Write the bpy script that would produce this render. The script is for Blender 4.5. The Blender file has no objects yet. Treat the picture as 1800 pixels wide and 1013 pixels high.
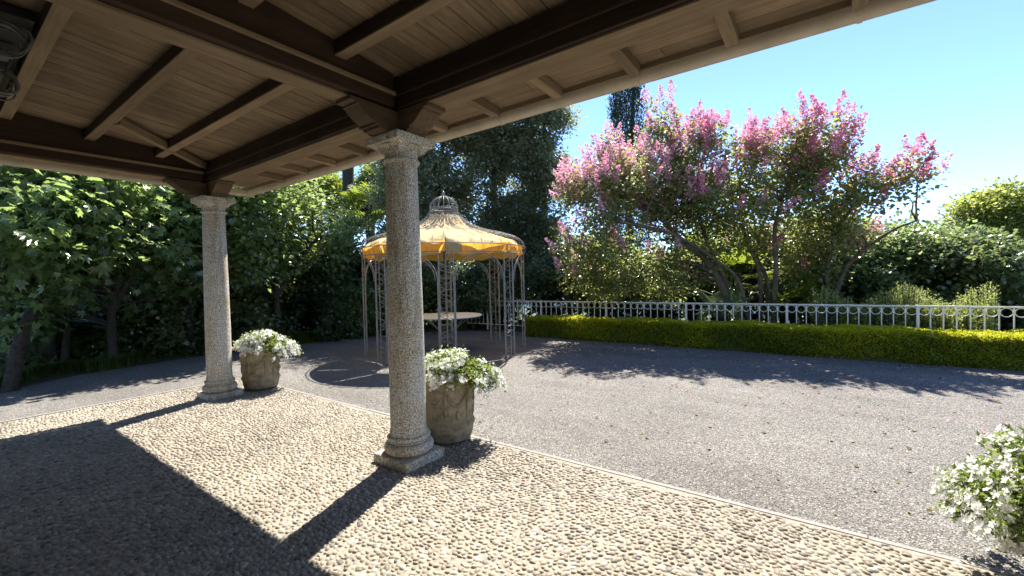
import bpy, math, random
import numpy as np
from mathutils import Matrix, Vector

# ------------------------------------------------------------------ camera, sky, sun, exposure
S = bpy.context.scene
COL = S.collection
cam_d = bpy.data.cameras.new('camera'); cam_d.sensor_width = 36.0; cam_d.lens = 15.28
cam_d.clip_start = 0.05; cam_d.clip_end = 12000
cam = bpy.data.objects.new('camera', cam_d); COL.objects.link(cam); S.camera = cam
CAM = Vector((2.937, -2.483, 1.539))
FW = Vector((-0.58683, 0.80947, -0.01983)); RT = Vector((0.80968, 0.58642, -0.02298)); UPV = Vector((0.00697, 0.02954, 0.99954))
cam.matrix_world = Matrix(((RT.x, UPV.x, -FW.x, CAM.x), (RT.y, UPV.y, -FW.y, CAM.y), (RT.z, UPV.z, -FW.z, CAM.z), (0, 0, 0, 1)))

SUN_EL = math.radians(54.0)
SUN_AZ = math.radians(-20.0)            # measured from +Y towards +X
wd = bpy.data.worlds.new('World'); S.world = wd; wd.use_nodes = True
nt = wd.node_tree
sky = nt.nodes.new('ShaderNodeTexSky'); sky.sky_type = 'NISHITA'; sky.sun_disc = False
sky.sun_elevation = SUN_EL; sky.sun_rotation = SUN_AZ
sky.altitude = 300; sky.air_density = 0.72; sky.dust_density = 0.02; sky.ozone_density = 5.0
bg = nt.nodes['Background']; bg.inputs['Strength'].default_value = 0.082
nt.links.new(sky.outputs[0], bg.inputs['Color'])
sun_d = bpy.data.lights.new('sun', 'SUN'); sun_d.energy = 3.45; sun_d.angle = math.radians(0.55); sun_d.color = (1.0, 0.94, 0.84)
sun = bpy.data.objects.new('sun', sun_d); COL.objects.link(sun)
sd = Vector((math.sin(SUN_AZ) * math.cos(SUN_EL), math.cos(SUN_AZ) * math.cos(SUN_EL), math.sin(SUN_EL)))
sun.rotation_euler = sd.to_track_quat('Z', 'Y').to_euler(); sun.location = (0, 10, 20)
vs = S.view_settings; vs.view_transform = 'Standard'; vs.look = 'None'; vs.exposure = 2.12; vs.gamma = 1.0
S.render.engine = 'CYCLES'
S.cycles.max_bounces = 8; S.cycles.transparent_max_bounces = 8

PI = math.pi
# ------------------------------------------------------------------ helpers
def tag(o, label=None, cat=None, group=None, kind=None):
    if label: o['label'] = label
    if cat: o['category'] = cat
    if group: o['group'] = group
    if kind: o['kind'] = kind
    return o

def empty(name, loc=(0, 0, 0), rz=0.0):
    o = bpy.data.objects.new(name, None); COL.objects.link(o); o.location = loc; o.rotation_euler = (0, 0, rz)
    o.empty_display_size = 0.1
    return o

def wloc(o):
    v = Vector((0, 0, 0))
    while o is not None:
        v += o.location; o = o.parent
    return v

def link(me, name, mat, parent=None, loc=None):
    o = bpy.data.objects.new(name, me); COL.objects.link(o)
    if mat is not None and len(me.materials) == 0: me.materials.append(mat)
    if parent is not None: o.parent = parent
    if loc is not None: o.location = loc
    return o

def npmesh(name, V, F, mat, parent=None, tint=None, smooth=False, origin=None):
    """V (n,3) world coordinates, F (m,k) faces all with k corners"""
    V = np.asarray(V, dtype=np.float32).reshape(-1, 3); F = np.asarray(F, dtype=np.int32)
    off = np.array(wloc(parent)) if parent is not None else (np.array(origin) if origin is not None else np.zeros(3))
    V = V - off.astype(np.float32)
    me = bpy.data.meshes.new(name)
    k = F.shape[1]; m = F.shape[0]
    me.vertices.add(len(V)); me.vertices.foreach_set('co', V.ravel())
    me.loops.add(m * k); me.loops.foreach_set('vertex_index', F.ravel())
    me.polygons.add(m); me.polygons.foreach_set('loop_start', np.arange(0, m * k, k, dtype=np.int32))
    if smooth: me.polygons.foreach_set('use_smooth', np.ones(m, dtype=bool))
    if tint is not None:
        a = me.attributes.new('tint', 'FLOAT', 'FACE'); a.data.foreach_set('value', np.asarray(tint, dtype=np.float32))
    me.update(calc_edges=True)
    o = link(me, name, mat, parent)
    if parent is None and origin is not None: o.location = origin
    return o

class MB:
    def __init__(s): s.v = []; s.f = []
    def box(s, x0, x1, y0, y1, z0, z1):
        b = len(s.v)
        s.v += [(x0, y0, z0), (x1, y0, z0), (x1, y1, z0), (x0, y1, z0), (x0, y0, z1), (x1, y0, z1), (x1, y1, z1), (x0, y1, z1)]
        s.f += [(b, b + 3, b + 2, b + 1), (b + 4, b + 5, b + 6, b + 7), (b, b + 1, b + 5, b + 4), (b + 1, b + 2, b + 6, b + 5), (b + 2, b + 3, b + 7, b + 6), (b + 3, b, b + 4, b + 7)]
        return s
    def hexa(s, c):
        b = len(s.v); s.v += [tuple(q) for q in c]
        s.f += [(b, b + 3, b + 2, b + 1), (b + 4, b + 5, b + 6, b + 7), (b, b + 1, b + 5, b + 4), (b + 1, b + 2, b + 6, b + 5), (b + 2, b + 3, b + 7, b + 6), (b + 3, b, b + 4, b + 7)]
        return s
    def prism(s, pts, axis, a0, a1):
        """extrude a 2-D outline. axis 'x': pts are (y,z); axis 'y': pts are (x,z); axis 'z': pts are (x,y)"""
        n = len(pts); b = len(s.v)
        for a in (a0, a1):
            for (p, q) in pts:
                s.v.append({'x': (a, p, q), 'y': (p, a, q), 'z': (p, q, a)}[axis])
        s.f.append(tuple(range(b, b + n))); s.f.append(tuple(range(b + 2 * n - 1, b + n - 1, -1)))
        for i in range(n):
            j = (i + 1) % n; s.f.append((b + i, b + n + i, b + n + j, b + j))
        return s
    def tube(s, pts, rad, n=8, closed=False, cap=True):
        P = [Vector(q) for q in pts]; m = len(P)
        R = rad if hasattr(rad, '__len__') else [rad] * m
        b = len(s.v); prev = None
        for i in range(m):
            if closed: t = P[(i + 1) % m] - P[i - 1]
            else: t = P[min(i + 1, m - 1)] - P[max(i - 1, 0)]
            if t.length < 1e-9: t = Vector((0, 0, 1))
            t.normalize()
            if prev is None:
                u = t.orthogonal().normalized()
            else:
                u = prev - t * prev.dot(t)
                u = u.normalized() if u.length > 1e-6 else t.orthogonal().normalized()
            prev = u; w = t.cross(u)
            for k in range(n):
                a = 2 * PI * k / n
                s.v.append(tuple(P[i] + (u * math.cos(a) + w * math.sin(a)) * R[i]))
        rings = m if closed else m - 1
        for i in range(rings):
            i2 = (i + 1) % m
            for k in range(n):
                k2 = (k + 1) % n
                s.f.append((b + i * n + k, b + i * n + k2, b + i2 * n + k2, b + i2 * n + k))
        if cap and not closed:
            s.f.append(tuple(b + k for k in range(n - 1, -1, -1))); s.f.append(tuple(b + (m - 1) * n + k for k in range(n)))
        return s
    def lathe(s, prof, c=(0, 0), n=32, a0=0.0, a1=2 * PI, cap=True):
        b = len(s.v); full = abs(a1 - a0 - 2 * PI) < 1e-6; cnt = n if full else n + 1
        for (r, z) in prof:
            for k in range(cnt):
                a = a0 + (a1 - a0) * k / n
                s.v.append((c[0] + r * math.cos(a), c[1] + r * math.sin(a), z))
        for i in range(len(prof) - 1):
            for k in range(n):
                k2 = (k + 1) % cnt
                s.f.append((b + i * cnt + k, b + i * cnt + k2, b + (i + 1) * cnt + k2, b + (i + 1) * cnt + k))
        if cap and full:
            s.f.append(tuple(b + k for k in range(cnt - 1, -1, -1))); e = b + (len(prof) - 1) * cnt
            s.f.append(tuple(e + k for k in range(cnt)))
        return s
    def build(s, name, mat, parent=None, smooth=False, angle=None, bevel=0, origin=None):
        off = wloc(parent) if parent is not None else Vector(origin or (0, 0, 0))
        me = bpy.data.meshes.new(name)
        me.from_pydata([(q[0] - off.x, q[1] - off.y, q[2] - off.z) for q in s.v], [], s.f)
        if smooth:
            me.polygons.foreach_set('use_smooth', [True] * len(me.polygons))
            if angle: me.set_sharp_from_angle(angle=math.radians(angle))
        me.update()
        o = link(me, name, mat, parent)
        if parent is None and origin is not None: o.location = origin
        if bevel:
            md = o.modifiers.new('bevel', 'BEVEL'); md.width = bevel; md.segments = 2; md.limit_method = 'ANGLE'
        return o

def copy_tree(o, parent=None):
    c = o.copy(); COL.objects.link(c); c.parent = parent
    for ch in o.children: copy_tree(ch, c)
    return c

# ------------------------------------------------------------------ materials
def newmat(name):
    m = bpy.data.materials.new(name); m.use_nodes = True
    n = m.node_tree.nodes; return m, n, m.node_tree.links, n['Principled BSDF']

def ramp(n, cols, pos=None):
    r = n.new('ShaderNodeValToRGB'); e = r.color_ramp.elements
    pos = pos or [i / (len(cols) - 1) for i in range(len(cols))]
    while len(e) < len(cols): e.new(0.5)
    for i, (c, q) in enumerate(zip(cols, pos)): e[i].position = q; e[i].color = (*c, 1)
    return r

def noise(n, l, vec, scale, detail=4, rough=0.55):
    t = n.new('ShaderNodeTexNoise'); t.inputs['Scale'].default_value = scale; t.inputs['Detail'].default_value = detail
    t.inputs['Roughness'].default_value = rough
    if vec is not None: l.new(vec, t.inputs['Vector'])
    return t

def coords(n, l, kind='Object', scale=(1, 1, 1)):
    c = n.new('ShaderNodeTexCoord'); mp = n.new('ShaderNodeMapping'); mp.inputs['Scale'].default_value = scale
    l.new(c.outputs[kind], mp.inputs['Vector']); return mp.outputs[0]

def geopos(n, l, scale=(1, 1, 1)):
    c = n.new('ShaderNodeNewGeometry'); mp = n.new('ShaderNodeMapping'); mp.inputs['Scale'].default_value = scale
    l.new(c.outputs['Position'], mp.inputs['Vector']); return mp.outputs[0]

def mixc(n, l, a, b, fac, mode='MIX'):
    x = n.new('ShaderNodeMix'); x.data_type = 'RGBA'; x.blend_type = mode
    for sock, val in ((x.inputs['A'], a), (x.inputs['B'], b)):
        if hasattr(val, 'links'): l.new(val, sock)
        else: sock.default_value = (*val, 1)
    f = x.inputs['Factor']
    if hasattr(fac, 'links'): l.new(fac, f)
    else: f.default_value = fac
    return x.outputs['Result']

def bump(n, l, h, dist, strength=1.0, prev=None):
    b = n.new('ShaderNodeBump'); b.inputs['Distance'].default_value = dist; b.inputs['Strength'].default_value = strength
    l.new(h, b.inputs['Height'])
    if prev is not None: l.new(prev, b.inputs['Normal'])
    return b.outputs[0]

def leaf_mat(name, cols, trans=0.35, tcol=None, rough=0.4, spec=0.5):
    m, n, l, p = newmat(name)
    at = n.new('ShaderNodeAttribute'); at.attribute_name = 'tint'
    r = ramp(n, cols); l.new(at.outputs['Fac'], r.inputs[0])
    l.new(r.outputs[0], p.inputs['Base Color']); p.inputs['Roughness'].default_value = rough
    p.inputs['Specular IOR Level'].default_value = spec
    t = n.new('ShaderNodeBsdfTranslucent')
    tc = mixc(n, l, r.outputs[0], tcol or (0.35, 0.5, 0.06), 0.55)
    l.new(tc, t.inputs['Color'])
    mx = n.new('ShaderNodeMixShader'); mx.inputs[0].default_value = trans
    l.new(p.outputs[0], mx.inputs[1]); l.new(t.outputs[0], mx.inputs[2])
    l.new(mx.outputs[0], n['Material Output'].inputs['Surface'])
    return m

def wood_mat(name, axis, c0, c1, rough=0.75, vary=True):
    m, n, l, p = newmat(name)
    sc = {'x': (1.3, 22, 22), 'y': (22, 1.3, 22), 'z': (22, 22, 1.3)}[axis]
    v = geopos(n, l, sc); t = noise(n, l, v, 1.6, 6, 0.65)
    r = ramp(n, [c0, c1], [0.3, 0.72]); l.new(t.outputs['Fac'], r.inputs[0])
    v2 = geopos(n, l); t2 = noise(n, l, v2, 1.7, 3)
    col = mixc(n, l, r.outputs[0], tuple(q * 0.55 for q in c0), t2.outputs['Fac'])
    if vary:
        oi = n.new('ShaderNodeObjectInfo'); rr = ramp(n, [(0.72, 0.7, 0.66), (1.15, 1.1, 1.02)]); l.new(oi.outputs['Random'], rr.inputs[0])
        col = mixc(n, l, col, rr.outputs[0], 1.0, 'MULTIPLY')
    l.new(col, p.inputs['Base Color']); p.inputs['Roughness'].default_value = rough
    p.inputs['Specular IOR Level'].default_value = 0.25
    l.new(bump(n, l, t.outputs['Fac'], 0.003), p.inputs['Normal'])
    return m

def granite_mat(name, tone=1.0):
    m, n, l, p = newmat(name)
    v = geopos(n, l)
    sp = noise(n, l, v, 95, 3, 0.7)
    r = ramp(n, [(0.06 * tone, 0.055 * tone, 0.05 * tone), (0.28 * tone, 0.26 * tone, 0.225 * tone), (0.55 * tone, 0.53 * tone, 0.48 * tone)], [0.36, 0.47, 0.62])
    l.new(sp.outputs['Fac'], r.inputs[0])
    lo = noise(n, l, v, 2.6, 5, 0.6); rl = ramp(n, [(1.0, 1.0, 1.0), (0.90, 0.80, 0.62), (0.58, 0.50, 0.40)], [0.45, 0.62, 0.8]); l.new(lo.outputs['Fac'], rl.inputs[0])
    c = mixc(n, l, r.outputs[0], rl.outputs[0], 0.85, 'MULTIPLY')
    st = noise(n, l, geopos(n, l, (9, 9, 0.9)), 1.3, 5, 0.7); rs = ramp(n, [(0.62, 0.57, 0.48), (1, 1, 1)], [0.36, 0.5]); l.new(st.outputs['Fac'], rs.inputs[0]); c = mixc(n, l, c, rs.outputs[0], 0.75, 'MULTIPLY')
    l.new(c, p.inputs['Base Color']); p.inputs['Roughness'].default_value = 0.85; p.inputs['Specular IOR Level'].default_value = 0.2
    mid = noise(n, l, v, 22, 4)
    nb = bump(n, l, sp.outputs['Fac'], 0.004); l.new(bump(n, l, mid.outputs['Fac'], 0.006, 0.7, nb), p.inputs['Normal'])
    return m

def plain_mat(name, col, rough=0.6, metal=0.0, var=0.25, scale=30, bumpd=0.001, spec=0.4):
    m, n, l, p = newmat(name)
    v = geopos(n, l); t = noise(n, l, v, scale, 5)
    r = ramp(n, [tuple(q * (1 - var) for q in col), tuple(min(1, q * (1 + var)) for q in col)], [0.3, 0.7]); l.new(t.outputs['Fac'], r.inputs[0])
    l.new(r.outputs[0], p.inputs['Base Color']); p.inputs['Roughness'].default_value = rough; p.inputs['Metallic'].default_value = metal
    p.inputs['Specular IOR Level'].default_value = spec
    l.new(bump(n, l, t.outputs['Fac'], bumpd), p.inputs['Normal'])
    return m

def tint_mat(name, cols, rough=0.7, pos=None, scale=120, bd=0.001):
    m, n, l, p = newmat(name)
    at = n.new('ShaderNodeAttribute'); at.attribute_name = 'tint'
    r = ramp(n, cols, pos); l.new(at.outputs['Fac'], r.inputs[0])
    v = geopos(n, l); t = noise(n, l, v, scale, 3); big = noise(n, l, v, 0.9, 4)
    r2 = ramp(n, [(0.72, 0.72, 0.74), (1.12, 1.1, 1.06)], [0.3, 0.7]); l.new(t.outputs['Fac'], r2.inputs[0])
    r3 = ramp(n, [(0.74, 0.73, 0.72), (1.08, 1.07, 1.04)], [0.35, 0.65]); l.new(big.outputs['Fac'], r3.inputs[0])
    c = mixc(n, l, r.outputs[0], r2.outputs[0], 1.0, 'MULTIPLY'); c = mixc(n, l, c, r3.outputs[0], 1.0, 'MULTIPLY')
    l.new(c, p.inputs['Base Color']); p.inputs['Roughness'].default_value = rough; p.inputs['Specular IOR Level'].default_value = 0.3
    l.new(bump(n, l, t.outputs['Fac'], bd), p.inputs['Normal'])
    return m

def gravel_mat():
    m, n, l, p = newmat('gravel')
    v = geopos(n, l, (1, 1, 0.2))
    vo = n.new('ShaderNodeTexVoronoi'); vo.inputs['Scale'].default_value = 105; l.new(v, vo.inputs['Vector'])
    sep = n.new('ShaderNodeSeparateColor'); l.new(vo.outputs['Color'], sep.inputs[0])
    r = ramp(n, [(0.08, 0.077, 0.072), (0.19, 0.182, 0.172), (0.265, 0.254, 0.24), (0.44, 0.42, 0.395)], [0.0, 0.35, 0.7, 1.0]); l.new(sep.outputs[0], r.inputs[0])
    ed = ramp(n, [(1, 1, 1), (0.35, 0.34, 0.33)], [0.25, 0.75]); l.new(vo.outputs['Distance'], ed.inputs[0])
    c = mixc(n, l, r.outputs[0], ed.outputs[0], 0.8, 'MULTIPLY')
    b = noise(n, l, geopos(n, l, (0.55, 1.6, 1)), 0.9, 6, 0.65); br = ramp(n, [(0.72, 0.70, 0.68), (1.12, 1.10, 1.07)], [0.33, 0.67]); l.new(b.outputs['Fac'], br.inputs[0])
    c = mixc(n, l, c, br.outputs[0], 1.0, 'MULTIPLY')
    l.new(c, p.inputs['Base Color']); p.inputs['Roughness'].default_value = 0.8; p.inputs['Specular IOR Level'].default_value = 0.3
    inv = n.new('ShaderNodeMath'); inv.operation = 'SUBTRACT'; inv.inputs[0].default_value = 1.0; l.new(vo.outputs['Distance'], inv.inputs[1])
    l.new(bump(n, l, inv.outputs[0], 0.008), p.inputs['Normal'])
    return m

def soil_mat():
    m, n, l, p = newmat('soil')
    v = geopos(n, l); t = noise(n, l, v, 9, 6, 0.7); t2 = noise(n, l, v, 0.25, 4)
    r = ramp(n, [(0.035, 0.028, 0.02), (0.09, 0.07, 0.045)], [0.35, 0.65]); l.new(t.outputs['Fac'], r.inputs[0])
    g = ramp(n, [(0.03, 0.05, 0.015), (0.075, 0.11, 0.03)], [0.35, 0.65]); l.new(t.outputs['Fac'], g.inputs[0])
    f = ramp(n, [(0, 0, 0), (1, 1, 1)], [0.45, 0.55]); l.new(t2.outputs['Fac'], f.inputs[0])
    c = mixc(n, l, r.outputs[0], g.outputs[0], f.outputs[0]); l.new(c, p.inputs['Base Color']); p.inputs['Roughness'].default_value = 0.95
    l.new(bump(n, l, t.outputs['Fac'], 0.03), p.inputs['Normal'])
    return m

M = {}
M['granite'] = granite_mat('granite', 1.4); M['granite_pale'] = granite_mat('granite_pale', 1.25)
M['beam_x'] = wood_mat('beam_wood_x', 'x', (0.042, 0.024, 0.016), (0.105, 0.064, 0.042)); M['beam_y'] = wood_mat('beam_wood_y', 'y', (0.042, 0.024, 0.016), (0.105, 0.064, 0.042))
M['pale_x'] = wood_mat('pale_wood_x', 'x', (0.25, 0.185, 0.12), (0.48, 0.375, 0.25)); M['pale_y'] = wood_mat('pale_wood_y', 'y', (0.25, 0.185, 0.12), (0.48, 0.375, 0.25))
M['mid_x'] = wood_mat('mid_wood_x', 'x', (0.10, 0.068, 0.044), (0.24, 0.175, 0.115)); M['mid_y'] = wood_mat('mid_wood_y', 'y', (0.10, 0.068, 0.044), (0.24, 0.175, 0.115))
M['plank_y'] = wood_mat('plank_wood_y', 'y', (0.20, 0.145, 0.093), (0.44, 0.345, 0.24)); M['plank_x'] = wood_mat('plank_wood_x', 'x', (0.22, 0.16, 0.105), (0.44, 0.34, 0.23))
M['gutter'] = plain_mat('gutter_paint', (0.50, 0.43, 0.33), 0.5, var=0.12, scale=6)
M['tile'] = plain_mat('roof_tile', (0.35, 0.16, 0.09), 0.9, var=0.3, scale=8)
M['plaster'] = plain_mat('plaster', (0.75, 0.69, 0.57), 0.9, var=0.08, scale=4)
M['pot'] = plain_mat('pot_stone', (0.27, 0.225, 0.15), 0.9, var=0.4, scale=14, bumpd=0.006, spec=0.15)
M['iron'] = plain_mat('grey_iron', (0.26, 0.25, 0.225), 0.5, metal=0.15, var=0.35, scale=40)
M['fence'] = plain_mat('pale_fence_paint', (0.74, 0.71, 0.62), 0.45, var=0.12, scale=18)
M['table'] = plain_mat('white_table', (0.80, 0.80, 0.80), 0.4, var=0.06, scale=8)
M['black'] = plain_mat('black_rubber', (0.012, 0.012, 0.012), 0.55, var=0.2)
M['cable'] = plain_mat('grey_cable', (0.13, 0.135, 0.125), 0.45, var=0.3)
M['bark'] = plain_mat('bark', (0.045, 0.036, 0.027), 0.95, var=0.5, scale=16, bumpd=0.03)
M['bark_pale'] = plain_mat('bark_pale', (0.12, 0.09, 0.06), 0.85, var=0.45, scale=7, bumpd=0.01)
M['mortar'] = plain_mat('mortar', (0.25, 0.222, 0.178), 0.95, var=0.3, scale=40, bumpd=0.004)
M['kerb'] = plain_mat('kerb_stone', (0.24, 0.227, 0.21), 0.85, var=0.2, scale=50, bumpd=0.002)
M['gravel'] = gravel_mat(); M['soil'] = soil_mat()
M['pebble'] = tint_mat('pebbles', [(0.13, 0.125, 0.115), (0.235, 0.20, 0.16), (0.31, 0.275, 0.22), (0.375, 0.34, 0.275), (0.45, 0.42, 0.36)], 0.6)
M['stone'] = tint_mat('gravel_stones', [(0.08, 0.077, 0.072), (0.20, 0.191, 0.18), (0.275, 0.264, 0.25), (0.48, 0.46, 0.43)], 0.75)

def cloth_mat(name, col, tcol, trans):
    m, n, l, p = newmat(name)
    v = geopos(n, l); t = noise(n, l, v, 3.0, 4); w = noise(n, l, v, 14, 3)
    r = ramp(n, [tuple(q * 0.92 for q in col), col], [0.3, 0.65]); l.new(t.outputs['Fac'], r.inputs[0])
    l.new(r.outputs[0], p.inputs['Base Color']); p.inputs['Roughness'].default_value = 0.9; p.inputs['Specular IOR Level'].default_value = 0.1
    tr = n.new('ShaderNodeBsdfTranslucent'); tr.inputs['Color'].default_value = (*tcol, 1)
    nb = bump(n, l, w.outputs['Fac'], 0.008); l.new(nb, p.inputs['Normal'])
    mx = n.new('ShaderNodeMixShader'); mx.inputs[0].default_value = trans
    l.new(p.outputs[0], mx.inputs[1]); l.new(tr.outputs[0], mx.inputs[2]); l.new(mx.outputs[0], n['Material Output'].inputs['Surface'])
    return m
M['cloth'] = cloth_mat('sunlit_cream_cloth', (0.84, 0.67, 0.36), (0.88, 0.62, 0.24), 0.38)  # same fabric as the valance, sunlit paleness put into its colour
M['valance'] = cloth_mat('backlit_orange_cloth', (0.74, 0.44, 0.10), (0.90, 0.46, 0.06), 0.55)  # same fabric, orange glow of sun shining through put into its colour

# ------------------------------------------------------------------ setting: ground, court, terrace
rng = np.random.default_rng(7)
def terrain():
    xs = np.concatenate([-np.geomspace(2600, 12, 26), np.linspace(-10, 10, 11), np.geomspace(12, 2600, 26)])
    ys = np.concatenate([-np.geomspace(400, 12, 10), np.linspace(-10, 12, 12), np.geomspace(13, 700, 26)])
    X, Y = np.meshgrid(xs, ys)
    Z = -0.03 - 0.14 * np.maximum(0, Y - 16) - 0.02 * np.maximum(0, np.abs(X) - 60)
    Z = np.maximum(Z, -62) + np.where((Y > 11) | (np.abs(X) > 11), 0.05 * np.sin(X * 0.9) * np.cos(Y * 0.7), 0)
    V = np.stack([X, Y, Z], -1).reshape(-1, 3); w = len(xs); h = len(ys)
    i = np.arange(h - 1)[:, None] * w + np.arange(w - 1)[None, :]
    F = np.stack([i, i + 1, i + 1 + w, i + w], -1).reshape(-1, 4)
    return npmesh('ground', V, F, M['soil'], smooth=True)
tag(terrain(), kind='structure')

m_, n_, l_, p_ = newmat('lake_water'); p_.inputs['Base Color'].default_value = (0.02, 0.045, 0.06, 1); p_.inputs['Roughness'].default_value = 0.12
v_ = geopos(n_, l_); l_.new(bump(n_, l_, noise(n_, l_, v_, 0.5, 3).outputs['Fac'], 0.3), p_.inputs['Normal'])
tag(npmesh('lake', [(-6000, 250, -55), (6000, 250, -55), (6000, 6000, -55), (-6000, 6000, -55)], [(0, 1, 2, 3)], m_), kind='structure')
def hills():
    a = np.linspace(math.radians(-80), math.radians(60), 160); V = []; F = []
    for j, (d, s) in enumerate(((2300, 0.0), (2600, 0.55), (3000, 1.0), (3800, 0.2))):
        hgt = s * (150 + 45 * np.sin(a * 7 + 1) + 25 * np.sin(a * 17 + 2) + 12 * np.sin(a * 41)) - 57 * (1 - min(1, s * 2))
        V += list(np.stack([d * np.sin(a), d * np.cos(a), hgt], -1))
    for j in range(3):
        for i in range(159): F.append((j * 160 + i, j * 160 + i + 1, (j + 1) * 160 + i + 1, (j + 1) * 160 + i))
    return npmesh('hills', V, F, plain_mat('far_forest', (0.05, 0.075, 0.05), 0.95, var=0.5, scale=0.02), smooth=True)
tag(hills(), kind='structure')

# gravel court with a curved planted edge on the left
edge = [(-6.6, -6.0), (-6.9, -3.0), (-7.3, -1.75), (-7.95, -0.8), (-8.15, 0.2), (-8.3, 1.3), (-8.1, 3.3), (-8.0, 4.2), (-7.6, 5.6), (-6.8, 6.9), (-5.6, 7.6), (-4.2, 7.9), (-3.4, 7.9), (9.5, 7.9), (9.5, -6.0)]
gm = MB(); gm.v = [(x, y, 0.0) for x, y in edge]; gm.f = [tuple(range(len(edge) - 1, -1, -1))]
court = gm.build('gravel_court', M['gravel']); tag(court, kind='structure')

TX0, TX1, TY0, TY1 = -4.85, 8.0, -3.7, 0.68
terrace = MB().box(TX0, TX1, TY0, TY1, -0.2, 0.006).build('cobbled_terrace', M['mortar']); tag(terrace, kind='structure')
# kerb between cobbles and gravel: long thin stones
kerb = empty('kerb', (0, 0, 0)); kerb['kind'] = 'structure'
x = TX0; kr = random.Random(3)
while x < TX1:
    L = kr.uniform(0.9, 1.4)
    MB().box(x + 0.003, min(x + L, TX1) - 0.003, TY1 + 0.002, TY1 + 0.042, -0.1, 0.011 + kr.uniform(-0.002, 0.002)).build('kerb_stone', M['kerb'], kerb, bevel=0.004)
    x += L
y = TY0
while y < TY1:
    L = kr.uniform(0.9, 1.4)
    MB().box(TX0 - 0.052, TX0 - 0.002, y + 0.003, min(y + L, TY1 + 0.052) - 0.003, -0.1, 0.016).build('kerb_stone', M['kerb'], kerb, bevel=0.004)
    y += L

def infra(P, marg=1.12):
    d = P - np.array(CAM); z = d @ np.array(FW); u = (d @ np.array(RT)) / np.maximum(z, 1e-3); v = (d @ np.array(UPV)) / np.maximum(z, 1e-3)
    return (z > 0.2) & (np.abs(u) < 1.178 * marg) & (np.abs(v) < 0.663 * marg)

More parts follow.
